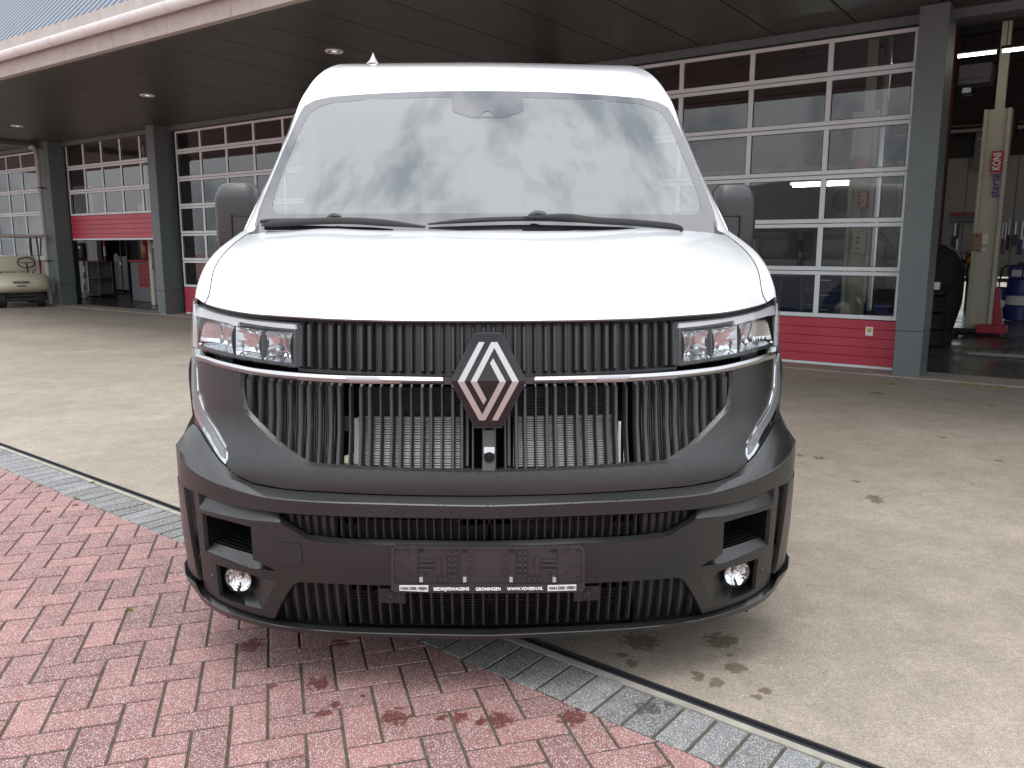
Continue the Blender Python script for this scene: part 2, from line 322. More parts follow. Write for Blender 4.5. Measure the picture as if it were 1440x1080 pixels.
def speckle_mat(name, base, stain=None, grout=None):
    m = mat(name, base, .8); t = m.node_tree; b = t.nodes['Principled BSDF']
    tc = N(t, 'ShaderNodeTexCoord'); oi = N(t, 'ShaderNodeObjectInfo'); geo = N(t, 'ShaderNodeNewGeometry'); P = geo.outputs['Position']
    hs = N(t, 'ShaderNodeHueSaturation'); hs.inputs['Color'].default_value = (*base, 1)
    va = N(t, 'ShaderNodeMapRange', i1=0, i2=1, i3=.76, i4=1.2); lk(t, oi.outputs['Random'], va.inputs[0])
    nz = N(t, 'ShaderNodeTexNoise'); nz.inputs['Scale'].default_value = 9; nz.inputs['Detail'].default_value = 6; lk(t, P, nz.inputs['Vector'])
    nr = N(t, 'ShaderNodeMapRange', i1=.3, i2=.7, i3=.82, i4=1.12); lk(t, nz.outputs['Fac'], nr.inputs[0])
    mu = N(t, 'ShaderNodeMath', operation='MULTIPLY'); lk(t, va.outputs[0], mu.inputs[0]); lk(t, nr.outputs[0], mu.inputs[1]); lk(t, mu.outputs[0], hs.inputs['Value'])
    c = hs.outputs[0]
    for sc_, lo, colr, gate in ((175, .26, (.56, .50, .47), .56), (300, .30, (.66, .62, .58), .58), (190, .26, (.06, .05, .05), .84)):
        vo = N(t, 'ShaderNodeTexVoronoi'); vo.inputs['Scale'].default_value = sc_; lk(t, P, vo.inputs['Vector'])
        sp = N(t, 'ShaderNodeSeparateColor'); lk(t, vo.outputs['Color'], sp.inputs[0])
        g1 = N(t, 'ShaderNodeMath', operation='GREATER_THAN', i1=gate); lk(t, sp.outputs[1], g1.inputs[0])
        rr = N(t, 'ShaderNodeMapRange', i1=lo, i2=lo+.12, i3=.85, i4=0); lk(t, vo.outputs['Distance'], rr.inputs[0])
        mm = N(t, 'ShaderNodeMath', operation='MULTIPLY'); lk(t, g1.outputs[0], mm.inputs[0]); lk(t, rr.outputs[0], mm.inputs[1])
        q = N(t, 'ShaderNodeMix', data_type='RGBA'); lk(t, mm.outputs[0], q.inputs[0]); lk(t, c, q.inputs[6]); q.inputs[7].default_value = (*colr, 1); c = q.outputs[2]
    if stain:
        acc = None; w = N(t, 'ShaderNodeTexNoise'); w.inputs['Scale'].default_value = 45; w.inputs['Detail'].default_value = 4; lk(t, P, w.inputs['Vector'])
        for px, py, r_ in stain[1]:
            q = PG(px, py); d = N(t, 'ShaderNodeVectorMath', operation='DISTANCE'); lk(t, P, d.inputs[0]); d.inputs[1].default_value = (q[0], q[1], 0)
            k = N(t, 'ShaderNodeMath', operation='DIVIDE', i1=r_*.8); lk(t, d.outputs['Value'], k.inputs[0])
            if acc is None: acc = k.outputs[0]
            else:
                mn = N(t, 'ShaderNodeMath', operation='MINIMUM'); lk(t, acc, mn.inputs[0]); lk(t, k.outputs[0], mn.inputs[1]); acc = mn.outputs[0]
        wz = N(t, 'ShaderNodeMapRange', i1=.25, i2=.75, i3=-.9, i4=.9); lk(t, w.outputs['Fac'], wz.inputs[0])
        ad = N(t, 'ShaderNodeMath', operation='ADD'); lk(t, acc, ad.inputs[0]); lk(t, wz.outputs[0], ad.inputs[1])
        ms = N(t, 'ShaderNodeMapRange', i1=.75, i2=1.2, i3=.85, i4=0); lk(t, ad.outputs[0], ms.inputs[0])
        q = N(t, 'ShaderNodeMix', data_type='RGBA'); lk(t, ms.outputs[0], q.inputs[0]); lk(t, c, q.inputs[6])
        dk = N(t, 'ShaderNodeMix', data_type='RGBA', blend_type='MULTIPLY'); dk.inputs[0].default_value = 1; lk(t, c, dk.inputs[6]); dk.inputs[7].default_value = (*stain[0], 1); lk(t, dk.outputs[2], q.inputs[7]); c = q.outputs[2]
    lk(t, c, b.inputs['Base Color'])
    nb = N(t, 'ShaderNodeTexNoise'); nb.inputs['Scale'].default_value = 260; nb.inputs['Detail'].default_value = 3; lk(t, P, nb.inputs['Vector'])
    bp = N(t, 'ShaderNodeBump'); bp.inputs['Strength'].default_value = .5; bp.inputs['Distance'].default_value = .0025; lk(t, nb.outputs['Fac'], bp.inputs['Height']); lk(t, bp.outputs[0], b.inputs['Normal'])
    return m
speckle_mat('red_brick', (.245, .116, .110), ((.34, .09, .07), [(352, 908, .055), (478, 905, .035), (450, 962, .05), (555, 1008, .05), (645, 1008, .03), (700, 1012, .05), (805, 1008, .05), (470, 990, .02), (510, 978, .012), (383, 965, .018), (620, 1010, .02), (455, 1002, .03), (676, 1015, .02)]))
speckle_mat('grey_paver', (.150, .155, .158), ((.28, .28, .28), [(912, 995, .045), (941, 990, .02), (800, 960, .012)]))
mat('joint_sand', (.075, .064, .048), .95, noise=.3, nscale=25, bump=.6, bscale=300)
mat('drain_black', (.030, .031, .036), .45, noise=.15, nscale=12)
mat('drain_edge', (.30, .28, .24), .85, noise=.2, nscale=15, bump=.4)
mat('sill_concrete', (.30, .26, .22), .85, noise=.15, nscale=4, bump=.3)

# slab of the forecourt, out to the horizon
m_ = MB(); far = [(x, 400) for x in XS]
g_ = [[(*kerb(x, -.020), 0) for x in XS], [(x, kerb_y(x)[0] + 400, 0) for x in XS]]
tag(m_.grid(g_).build('concrete_forecourt', 'concrete'), 'pale brown concrete forecourt in front of the workshop', 'ground', kind='structure')
m_ = MB(); m_.grid([[(*kerb(x, -.020), .000) for x in XS], [(*kerb(x, -.018), -.03) for x in XS], [(*kerb(x, .016), -.03) for x in XS], [(*kerb(x, .018), -.004) for x in XS]])
drain = m_.build('drain_channel', 'drain_black', smooth=30); tag(drain, 'narrow black slot drain between concrete and pavers', 'drain', kind='structure')
m_ = MB()
for a_, b_ in ((-.0185, -.011), (.010, .0165)):
    m_.grid([[(*kerb(x, a_), -.01) for x in XS], [(*kerb(x, a_), .0035) for x in XS], [(*kerb(x, b_), .0035) for x in XS], [(*kerb(x, b_), -.01) for x in XS]])
m_.build('drain_rail', 'drain_black', drain)
m_ = MB(); m_.grid([[(*kerb(x, .0165), -.02) for x in XS], [(*kerb(x, .0175), .001) for x in XS], [(*kerb(x, .044), .0005) for x in XS], [(*kerb(x, .046), -.02) for x in XS]])
m_.build('drain_edging', 'drain_edge', drain, smooth=30)

paving = empty('brick_paving'); tag(paving, 'red herringbone brick paving with a grey paver border', 'paving', kind='structure')
m_ = MB(); m_.grid([[(*kerb(x, .046), -.0046) for x in XS], [(x, kerb_y(x)[0]-400, -.0046) for x in XS]])
m_.build('sand_bed', 'joint_sand', paving)

def slab_piece(poly, top, name, m, parent, tilt=(0, 0)):
    """one paver: polygon prism with a small chamfer, built about its own centre"""
    c = np.mean(poly, axis=0); n = len(poly); v = []; f = []
    for sc_, z in ((1, -.03), (1, -.0028), (.965, 0)):
        for p in poly:
            q = p - c
            if sc_ != 1:
                l = np.linalg.norm(q); q = q*(1-.004/max(l, .004))
            v.append((q[0], q[1], z + q[0]*tilt[0] + q[1]*tilt[1]))
    f = [(i+k*n, (i+1) % n+k*n, (i+1) % n+(k+1)*n, i+(k+1)*n) for k in (0, 1) for i in range(n)] + [tuple(range(2*n, 3*n))]
    me = bpy.data.meshes.new(name); me.from_pydata(v, [], f)
    return link(name, me, m, parent, loc=(c[0], c[1], top))
def in_frame(P, mg=0):
    v = np.array(P) - CAM; d = v @ _fw
    if d < .1: return False
    x = 720 + FPX*(v @ _rt)/d; y = 540 - FPX*(v @ _up)/d
    return -mg < x < 1440+mg and 0 < y < 1080+mg
# grey border pavers, 0.1 x 0.2 m, side by side
stuff = MB()
def arc_xs():
    out = []; x = -6.0
    while x < 3.2:
        s = kerb_y(x)[1]; out.append(x); x += .1055/math.hypot(1, s)
    return out
gx = arc_xs(); npv = 0
for i in range(len(gx)-1):
    a, b = gx[i]+.0042, gx[i+1]-.0042
    j1, j2 = rnd.uniform(-.004, .004), rnd.uniform(-.004, .004)
    poly = np.array([kerb(a, .250+j1), kerb(b, .250+j1), kerb(b, .050+j2*.4), kerb(a, .050+j2*.4)])
    c = poly.mean(axis=0)
    if in_frame((c[0], c[1], 0), 150) and npv < 300:
        slab_piece(poly, rnd.uniform(-.0006, .001), 'grey_paver', 'grey_paver', paving, (rnd.uniform(-.008, .008), rnd.uniform(-.008, .008))); npv += 1
    else:
        stuff.prism([tuple(p) for p in poly], -.03, 0)
tag(stuff.build('grey_border', 'grey_paver', paving), kind='stuff')
# red herringbone bricks
BA = R(14.4); BU = np.array([math.cos(BA), math.sin(BA)]); BV = np.array([-math.sin(BA), math.cos(BA)]); BP = .1065
B0 = np.array([-1.497, .146])
def clip(poly, p0, nrm):
    out = []
    for i in range(len(poly)):
        a, b = poly[i], poly[(i+1) % len(poly)]; da, db = (a-p0) @ nrm, (b-p0) @ nrm
        if da >= 0: out.append(a)
        if da*db < 0: out.append(a + (b-a)*da/(da-db))
    return out
cand = []
for i in range(-60, 60):
    for j in range(-60, 60):
        k = (i-j) % 4
        if k == 0: w, h = 2, 1
        elif k == 3: w, h = 1, 2
        else: continue
        e = .0044
        q = [B0 + BU*((i+a*w)*BP + (e if a == 0 else -e)) + BV*((j+b*h)*BP + (e if b == 0 else -e)) for a, b in ((0, 0), (1, 0), (1, 1), (0, 1))]
        c = np.mean(q, axis=0)
        if c[0] < -5.5 or c[0] > 3 or c[1] < -3.2 or c[1] > 5: continue
        y, s = kerb_y(c[0]); l = math.hypot(1, s); nrm = np.array([s/l, -1/l]); p0 = np.array([c[0], y]) + nrm*.255
        if (c-p0) @ nrm < -.12: continue
        q = clip(q, p0, nrm)
        if len(q) < 3: continue
        area = .5*abs(sum(q[a][0]*q[(a+1) % len(q)][1]-q[(a+1) % len(q)][0]*q[a][1] for a in range(len(q))))
        if area < .0008: continue
        cand.append((np.linalg.norm(np.array([c[0], c[1], 0])-CAM) if in_frame((c[0], c[1], 0), 110) else 99, np.array(q)))
cand.sort(key=lambda t: t[0]); st = MB()
for k, (d, q) in enumerate(cand):
    if d < 90 and k < 300:
        slab_piece(q, rnd.uniform(-.0008, .001), 'brick', 'red_brick', paving, (rnd.uniform(-.006, .006), rnd.uniform(-.006, .006)))
    else: st.prism([tuple(p) for p in q], -.03, rnd.uniform(-.002, .001))
tag(st.build('outer_bricks', 'red_brick', paving), kind='stuff')
# beyond the single bricks the paving goes on as one textured sheet, away from the camera's view
def far_brick():
    m = mat('far_brick', (.36, .16, .155), .85); t = m.node_tree; b = t.nodes['Principled BSDF']
    tc = N(t, 'ShaderNodeTexCoord'); br = N(t, 'ShaderNodeTexBrick'); br.inputs['Scale'].default_value = 4.7
    br.inputs['Color1'].default_value = (.36, .16, .155, 1); br.inputs['Color2'].default_value = (.40, .19, .18, 1); br.inputs['Mortar'].default_value = (.12, .1, .08, 1)
    lk(t, tc.outputs['Object'], br.inputs['Vector']); lk(t, br.outputs['Color'], b.inputs['Base Color'])
far_brick()
m_ = MB()
XF = [-150, -60, -20, -9, -5.5]
m_.grid([[(*kerb(x, .255), -.0020) for x in XF], [(x, kerb_y(x)[0]-400, -.0020) for x in XF]])
m_.grid([[(*kerb(x, .255), -.0020) for x in (3.1, 9, 20, 60, 150)], [(x, kerb_y(x)[0]-400, -.0020) for x in (3.1, 9, 20, 60, 150)]])
m_.add([(-5.5, -3.2, -.0020), (3.1, -3.2, -.0020), (3.1, -400, -.0020), (-5.5, -400, -.0020)], [(0, 1, 2, 3)])
m_.build('far_paving', 'far_brick', paving)
# tufts of moss in the joints
for px, py in ((130, 679), (107, 703), (106, 711), (67, 720), (55, 684), (180, 859)):
    q = PG(px, py); m_ = MB()
    for k in range(26):
        a = rnd.uniform(0, 6.28); r_ = rnd.uniform(0, .018); h = rnd.uniform(.004, .014); x, y = r_*math.cos(a), r_*math.sin(a); w = .003
        m_.add([(x-w, y, -.004), (x+w, y+w, -.004), (x+rnd.uniform(-.008, .008), y+rnd.uniform(-.008, .008), h)], [(0, 1, 2)])
    tag(m_.build('moss_tuft', 'moss', loc=(q[0], q[1], 0)), 'tiny green moss tuft growing in a paving joint', 'moss', 'moss tufts in the paving joints')
# ================================================================== workshop building (local x along the facade, y inwards)
BP0 = np.array([-10.37, 18.15, 0.0]); BR = math.atan2(-.607204, .794546)
BUX = np.array([math.cos(BR), math.sin(BR), 0]); BUY = np.array([-math.sin(BR), math.cos(BR), 0])
def bs(px, py, q):                       # photo pixel on the plane 'q' metres behind the facade -> (s, z)
    d = ray(px, py); t = ((BP0 + BUY*q - CAM) @ BUY)/(d @ BUY); Q = CAM + d*t; return float((Q-BP0) @ BUX), float(Q[2])
def bg_(px, py, z=0.0):
    v = PG(px, py, z)-BP0; return float(v @ BUX), float(v @ BUY)
def bw(s, q, z=0.0): 
    p = BP0 + BUX*s + BUY*q; return (p[0], p[1], z)
bld = empty('workshop_building', BP0, BR)
tag(bld, 'low grey workshop with red and glass sectional doors under a dark canopy', 'building')
H = 3.83
# columns
for s0, s1 in ((-9.2, -8.8), (-4.75, -4.3), (-.15, .42), (4.55, 4.84), (9.28, 9.7), (13.72, 14.12), (18.89, 19.17), (23.75, 24.1), (28.3, 28.7)):
    m = MB().box(s0, s1, -.35, .10, .50, H).box(s0+.003, s1-.003, -.347, .097, 0, .497)
    m.build('column', 'col_grey', bld, bevel=.006)
# header over the doors and front wall above the soffit
MB().box(-9, 28.5, -.02, .12, 3.735, H).build('door_header', 'col_grey', bld)
MB().box(-9, 28.5, .125, .25, 3.70, 5.6).build('upper_wall', 'inner_dark', bld)
# canopy soffit
s = -8.8; k = 0
while s < 28:
    MB().box(s+.008, s+.892, -3.70, .0, H+.003, H+.02).build('soffit_panel', 'soffit', bld, bevel=.003); s += .9
MB().box(-8.8, 28, -3.705, .12, H+.02, H+.06).build('soffit_backing', 'black', bld)
s = -8.8
while s < 28:
    MB().box(s+.003, s+1.797, -4.10, -3.72, H-.005, H+.04).build('soffit_edge_strip', 'soffit', bld, bevel=.003); s += 1.8
s = -8.8
while s < 28:
    MB().box(s+.003, s+1.197, -4.20, -4.105, H+.005, H+.20).build('fascia_board', 'trim_beige', bld, bevel=.004); s += 1.2
g = []
for a in range(9):
    t = math.pi*a/8; g.append([(x, -4.285-.085*math.cos(t), H+.27-.075*math.sin(t)) for x in (-9, 28.4)])
g = [[(-9, -4.37, H+.285), (28.4, -4.37, H+.285)]] + g
MB().box(-9, 28.4, -4.19, -4.13, H+.201, H+.50).build('gutter_board', 'trim_beige', bld)
gut = MB().grid(g).build('gutter', 'gutter_white', bld, smooth=50)
s = -8.9
while s < 28:
    gg = []
    for a in range(9):
        t = math.pi*a/8; gg.append([(x, -4.285-.092*math.cos(t), H+.27-.082*math.sin(t)) for x in (s, s+.035)])
    MB().grid(gg).build('gutter_clip', 'gutter_white', gut, smooth=50); s += .9
# profiled roof sheet above the gutter
prof = []; s = -9.0
while s < 28.4:
    prof += [(s, 0), (s+.085, 0), (s+.10, .055), (s+.175, .055), (s+.19, 0)]; s += .19
MB().grid([[(x, -4.2, H+.24+h) for x, h in prof], [(x, -.2, H+4.6+h) for x, h in prof]]).build('roof', 'roof_sheet', bld)
MB().box(-9, 28.4, -.3, 10.2, H+4.45, H+4.6).build('flat_roof', 'inner_dark', bld)
# trim where the canopy steps down beside the corner column
MB().box(-.42, -.16, -3.7, -.05, H-.10, H-.003).build('canopy_trim', 'col_grey', bld, bevel=.004)
# shell
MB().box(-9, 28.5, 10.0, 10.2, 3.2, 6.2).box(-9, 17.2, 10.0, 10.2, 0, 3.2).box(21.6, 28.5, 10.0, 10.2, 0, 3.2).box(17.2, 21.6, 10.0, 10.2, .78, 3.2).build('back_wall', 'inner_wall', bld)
for k in range(5): MB().box(17.2+k*1.08, 17.26+k*1.08, 10.02, 10.12, .0, .78).build('window_post', 'grey_steel', bld)
MB().box(17.2, 21.6, 10.05, 10.06, .02, .78).build('low_window', 'door_glass', bld)
MB().box(-9.2, -9, .1, 10.2, 0, 6.3).build('side_wall', 'inner_wall', bld); MB().box(28.5, 28.7, .1, 10.2, 0, 6.3).build('side_wall', 'inner_wall', bld)
MB().box(-9, 28.5, .26, 10, 5.25, 5.35).build('ceiling', 'steel_red', bld)
for k in range(7): MB().box(-9, 28.5, 1.0+1.4*k, 1.12+1.4*k, 5.0, 5.249).build('ceiling_beam', 'inner_dark', bld)
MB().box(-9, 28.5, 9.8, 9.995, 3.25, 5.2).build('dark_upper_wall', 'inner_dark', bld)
for k in range(22): MB().box(15.0+.45*k, 15.44+.45*k, 9.93, 9.99, .80, 3.22).build('wall_panel', 'inner_wall', bld, bevel=.006)

def floor_mat():
    m = mat('shop_floor', (.06, .06, .058), .22); t = m.node_tree; b = t.nodes['Principled BSDF']
    tc = N(t, 'ShaderNodeTexCoord'); nz = N(t, 'ShaderNodeTexNoise'); nz.inputs['Scale'].default_value = 1.6; nz.inputs['Detail'].default_value = 7; lk(t, tc.outputs['Object'], nz.inputs['Vector'])
    mr = N(t, 'ShaderNodeMapRange', i1=.3, i2=.7, i3=.10, i4=.42); lk(t, nz.outputs['Fac'], mr.inputs[0]); lk(t, mr.outputs[0], b.inputs['Roughness'])
    r = N(t, 'ShaderNodeValToRGB'); r.color_ramp.elements[0].color = (.035, .035, .034, 1); r.color_ramp.elements[1].color = (.10, .098, .092, 1); lk(t, nz.outputs['Fac'], r.inputs[0]); lk(t, r.outputs[0], b.inputs['Base Color'])
floor_mat()
fl = MB().add([(-9, .12, .004), (28.5, .12, .004), (28.5, 10.2, .004), (-9, 10.2, .004)], [(0, 1, 2, 3)]).build('workshop_floor', 'shop_floor', None, loc=BP0, rz=BR)
tag(fl, 'dark shiny tiled workshop floor behind the doors', 'floor', kind='structure')
for i in range(12):
    for j in range(5):
        s0 = 14.2+1.0*i; q0 = .14+1.0*j
        MB().box(s0+.006, s0+.994, q0+.006, q0+.994, .004, .010).build('floor_tile', 'shop_floor', fl, bevel=.002)
s = -9.0
sill = empty('door_sill', BP0, BR); tag(sill, 'worn pinkish concrete sill along the workshop doors', 'sill', kind='structure')
while s < 28:
    MB().box(s+.004, s+1.996, -.42, .115, -.03, .012).build('sill_slab', 'sill_concrete', sill, bevel=.006); s += 2.0
for px, py in ((1365, 541.5), (1402, 545), (1256, 541)):
    q = PG(px, py); m = MB()
    for k in range(40):
        x, y = rnd.gauss(0, .05), rnd.gauss(0, .012); m.add([(x-.006, y, 0), (x+.006, y+.003, 0), (x+rnd.uniform(-.015, .015), y+rnd.uniform(-.01, .01), rnd.uniform(.01, .03))], [(0, 1, 2)])
    tag(m.build('weed_tuft', 'moss', loc=(q[0], q[1], 0), rz=BR), 'small green weed growing along the door sill', 'weed', 'weeds along the workshop sill')

# ------------------------------------------------------------------ sectional doors
def door(s0, n, pw, lift=0.0, label=None, sticker=False):
    s1 = s0 + n*pw; F = MB(); zr = [.57, 1.12, 1.67, 2.22, 2.77, 3.31, 3.72]; top = 3.73
    panes = []
    for i in range(6):
        z0, z1 = zr[i]+lift, zr[i+1]+lift
        if z0 > top-.2: break
        zt = min(z1, top)
        F.box(s0, s1, .02, .065, z0+.004, z0+.052)                       # lower rail of the section
        if zt == z1: F.box(s0, s1, .02, .065, z1-.048, z1-.004)          # upper rail
        for k in range(n+1):
            c = s0 + k*pw; w = .045 if k in (0, n) else .03
            a, b = (max(c-w, s0), min(c+w, s1))
            F.box(a, b, .0205, .0645, z0+.0525, (z1-.0485) if zt == z1 else zt)
        for k in range(n):
            panes.append((s0+k*pw+.03+(.015 if k == 0 else 0), s0+(k+1)*pw-.03-(.015 if k == n-1 else 0), z0+.05, (z1-.046) if zt == z1 else zt))
    F.box(s0, s1, .018, .066, lift+.004, lift+.04)
    d = F.build('sectional_door', 'alu_white', bld, bevel=.004)
    if label: d['label'] = label
    seal = MB()
    for a, b, c, e in panes:
        MB().box(a, b, .038, .046, c, e).build('pane', 'door_glass', d)
        for x0, x1, z0, z1 in ((a, b, c, c+.008), (a, b, e-.008, e), (a, a+.008, c+.008, e-.008), (b-.008, b, c+.008, e-.008)): seal.box(x0, x1, .030, .0375, z0, z1)
    seal.build('pane_seal', 'black', d)
    for k in range(5):
        MB().box(s0, s1, .016, .064, lift+.043+.105*k, lift+.043+.105*k+.1015).build('red_board', 'red_panel', d, bevel=.004)
    MB().box(s0, s1, .02, .06, lift-.012, lift+.003).build('rubber_seal', 'rubber', d)
    if sticker:
        a, z = bs(1222, 466, 0)
        st = MB().box(a-.04, a+.04, .012, .0155, z-.05, z+.05).build('warning_sticker', 'label_white', d)
        MB().box(a-.022, a+.022, .009, .0118, z-.01, z+.035).build('sticker_print', 'yellow', d)
    for x in (s0-.05, s1+.005): MB().box(x, x+.045, .015, .12, 0.0, 3.73).build('guide_rail', 'black', d)
    return d
door(-4.2, 5, .80, 0, 'glazed sectional door behind the golf cart, closed')
door(.50, 5, .79, 1.55, 'red and glass sectional door raised half open')
door(4.99, 5, .845, 0, 'closed sectional door with six rows of panes')
door(9.78, 5, .78, 0, 'closed sectional door behind the white van')
door(14.30, 5, .908, 0, 'large closed sectional door with red bottom boards', True)

# ------------------------------------------------------------------ down-pipe and downlights
def thing_b(name, label, cat, s, q, z=0, group=None, rz=0):
    o = empty(name, bw(s, q, z), BR+rz); return tag(o, label, cat, group)
s_, q_ = .16, -.47
dp = thing_b('downpipe', 'pale grey rain downpipe beside the corner column', 'pipe', s_, q_)
MB().tube([(-.38, .05, 3.72), (-.2, .02, 3.72), (-.06, 0, 3.66), (0, 0, 3.50), (0, 0, .05)], .055, 12).build('pipe', 'pipe_grey', dp, smooth=50)
for z in (1.05, 2.75): MB().lathe([(.062, z), (.066, z), (.066, z+.03), (.062, z+.03)], 14).box(-.01, .01, .05, .15, z, z+.03).build('bracket', 'black', dp)
for (px, py), lb in (((24, 177), 'round recessed canopy downlight above the golf cart bay'), ((207, 134), 'round recessed canopy downlight above the half open red door'), ((470, 72), 'round recessed canopy downlight above the van roof')):
    p = PG(px, py, H); o = empty('downlight', (p[0], p[1], H)); tag(o, lb, 'downlight', 'downlights in the canopy')
    MB().lathe([(.085, .002), (.085, -.012), (.11, -.012), (.115, .002)], 24).build('trim_ring', 'gutter_white', o, smooth=40)
    MB().lathe([(.086, -.002), (.06, -.004), (.035, 0)], 24).build('reflector', 'chrome', o, smooth=60)
    MB().lathe([(.036, -.001), (.03, -.008), (.0, -.012)], 16).build('bulb', 'lamp_dim', o, smooth=60)

# ------------------------------------------------------------------ right open bay
def lift_post(s, q, label, extras):
    o = thing_b('vehicle_lift', label, 'vehicle lift', s, q, .01)
    MB().box(-.19, .19, -.05, .16, .03, 3.5).box(-.19, -.13, -.0495, -.12, .03, 3.499).box(.13, .19, -.0495, -.12, .03, 3.499).build('post', 'cream_steel', o, bevel=.008)
    MB().box(-.06, .07, 0, .12, 3.501, 5.0).build('cable_duct', 'cream_steel', o)
    MB().box(-.30, .34, -.25, .25, 0, .028).build('base_plate', 'black', o)
    MB().add([(.195, -.10, .05), (.195, .06, .05), (.36, -.10, .05), (.36, .06, .05), (.195, -.10, .75), (.195, .06, .75), (.24, -.10, .75), (.24, .06, .75)], [(0, 1, 3, 2), (4, 6, 7, 5), (0, 2, 6, 4), (1, 5, 7, 3), (0, 4, 5, 1), (2, 3, 7, 6)]).build('carriage', 'red_steel', o, bevel=.01)
    MB().box(.0, .42, -.42, -.13, .035, .17).build('arm_head', 'red_steel', o, bevel=.02)
    MB().box(-.32, .02, -.40, -.28, .04, .10).box(-.36, -.24, -.44, -.24, .03, .05).build('lift_arm', 'black', o, bevel=.01)
    if extras:
        a, z = bs(1374, 341, q-.13); MB().box(a-s-.055, a-s+.055, -.20, -.125, z-.14, z+.14).build('switch_box', 'wood', o, bevel=.006)
        MB().lathe([(.022, 0), (.022, .02), (0, .025)], 12, rotm('X', R(90), (a-s+.01, -.2, z+.09))).build('switch_knob', 'red_steel', o)
        for (px, py, w, h) in ((1385, 337, .042, .075), (1384, 352, .038, .022)):
            a, z = bs(px, py, q-.125); MB().box(a-s-w, a-s+w, -.127, -.1235, z-h, z+h).build('notice', 'label_white', o)
    # maker's lettering reads upwards
    zc = 2.56 if extras else 2.02; k = 1 if extras else .8; M0 = Matrix.Translation((.055, -.1265, zc)) @ Matrix.Rotation(R(90), 4, 'X') @ Matrix.Rotation(R(90), 4, 'Z')
    MB().box(-.025, .135, -.1245, -.1205, zc-.02, zc+.30*k).build('letter_ground', 'letter_red', o)
    text_mesh('lettering', 'KONI', .15*k, 'letter_white', o, M0 @ Matrix.Translation((.14*k, 0, 0)), .26*k, bold=.004)
    text_mesh('lettering', 'stertil', .17*k, 'letter_blue', o, M0 @ Matrix.Translation((-.23*k, 0, 0)), .36*k, bold=.003)
    return o
lift_post(19.10, 5.2, 'cream vehicle lift post with red carriage in the open bay', True)
# tyres
tc_s, tc_q = 18.62, 2.9
for k in range(4):
    t = thing_b('tyre', ['black tyre at the bottom of the stack in the open bay', 'black tyre second from the floor in the stack', 'black tyre third from the floor in the stack', 'black tyre with a white label on top of the stack'][k], 'tyre', tc_s+rnd.uniform(-.02, .02), tc_q, .012+.237*k, 'tyres stacked in the open bay')
    pr = [(.20, .03), (.215, .0), (.29, .0), (.325, .02), (.335, .05)] + [(.335-(.006 if j % 2 else 0), .06+.012*j) for j in range(10)] + [(.335, .185), (.325, .215), (.29, .232), (.215, .232), (.20, .20), (.20, .03)]
    MB().lathe(pr, 36).build('tread', 'rubber', t, smooth=30)
    if k == 3: MB().box(.02, .24, -.40, -.338, .10, .20).build('paper_label', 'label_white', t)
# covered machine
t = thing_b('covered_machine', 'machine under a black cover beside the tyre stack', 'machine', 18.50, 4.6, .012)
g = []
for i in range(13):
    z = 1.42*(1-i/12); w = .08+.31*min(1, (1.42-z)/.35)**.6 - (.10 if z < .5 else 0)*(.5-z)/.5
    g.append([(w*math.cos(a)*(1+.06*math.sin(5*a+i*.3)), .36*w/.48*math.sin(a)*(1+.08*math.sin(7*a)), z) for a in [2*math.pi*j/36 for j in range(36)]])
MB().grid(g, True).add([p for p in g[0]], [tuple(range(36))]).build('cover', 'tarp', t, smooth=60)
MB().box(-.36, .36, -.2, .2, 0, .06).build('base', 'black', t)
# lamps
for k in range(6):
    t = thing_b('tube_lamp', 'lit fluorescent tube hung in a row above the open bay', 'lamp', 18.32+.56*k, 4.0, 4.14, 'lit tubes above the open bay')
    MB().tube([(-.24, 0, 0), (.24, 0, 0)], .022, 10).build('tube', 'tube', t, smooth=50)
    MB().box(-.26, .26, -.03, .03, .03, .07).build('fitting', 'inner_dark', t); MB().box(-.2, -.19, -.005, .005, .07, 1.1).box(.19, .2, -.005, .005, .07, 1.1).build('hanger', 'black', t)
# heater
a0, z0 = bs(1346, 120, 6.2); a1, z1 = bs(1396, 86, 6.2)
t = thing_b('unit_heater', 'grey boxy air heater hanging under the workshop ceiling', 'heater', (a0+a1)/2, 6.2, z0)
w = (a1-a0)/2
MB().box(-w, w, 0, .5, .08, z1-z0).build('case', 'grey_steel', t, bevel=.015); MB().box(-w+.01, w-.01, -.03, .4, 0, .078).build('louvre', 'grey_steel', t, bevel=.01)
MB().box(-w+.05, -w+.22, .1, .4, -.14, -.02).build('burner', 'duct', t, bevel=.02)
MB().box(-w+.02, -w+.04, .2, .22, z1-z0, 5.2-z0).box(w-.04, w-.02, .2, .22, z1-z0, 5.2-z0).build('hanger', 'black', t)
# steel posts, pipes and wall fittings
t = thing_b('steel_post', 'dark red steel post inside the open bay', 'post', 18.22, 6.0, .01)
MB().box(-.10, .10, -.10, -.085, 0, 5.2).box(-.10, .10, .085, .10, 0, 5.2).box(-.008, .008, -.085, .085, 0, 5.2).box(-.22, .22, -.2, .2, 0, .02).build('profile', 'steel_red', t)
a, z = bs(1340, 183, 9.0)
t = thing_b('service_pipe', 'grey service pipe running along the back wall', 'pipe', 19.0, 9.2, z)
MB().tube([(-2.2, 0, 0), (3.2, 0, -.02)], .04, 10).build('pipe', 'pipe_grey', t, smooth=50)
MB().box(-.22, .02, -.10, .06, -.22, .2).box(-.18, -.06, -.14, -.10, -.1, .04).build('valve', 'black', t, bevel=.02)
MB().tube([(-2.2, .04, .10), (3.2, .04, .09)], .022, 8).build('copper_line', 'wood', t, smooth=50)
for k in range(6): MB().box(-2.1+k, -2.07+k, .03, .6, -.03, .03).build('bracket', 'black', t)
a, z = bs(1383, 213, 9.6)
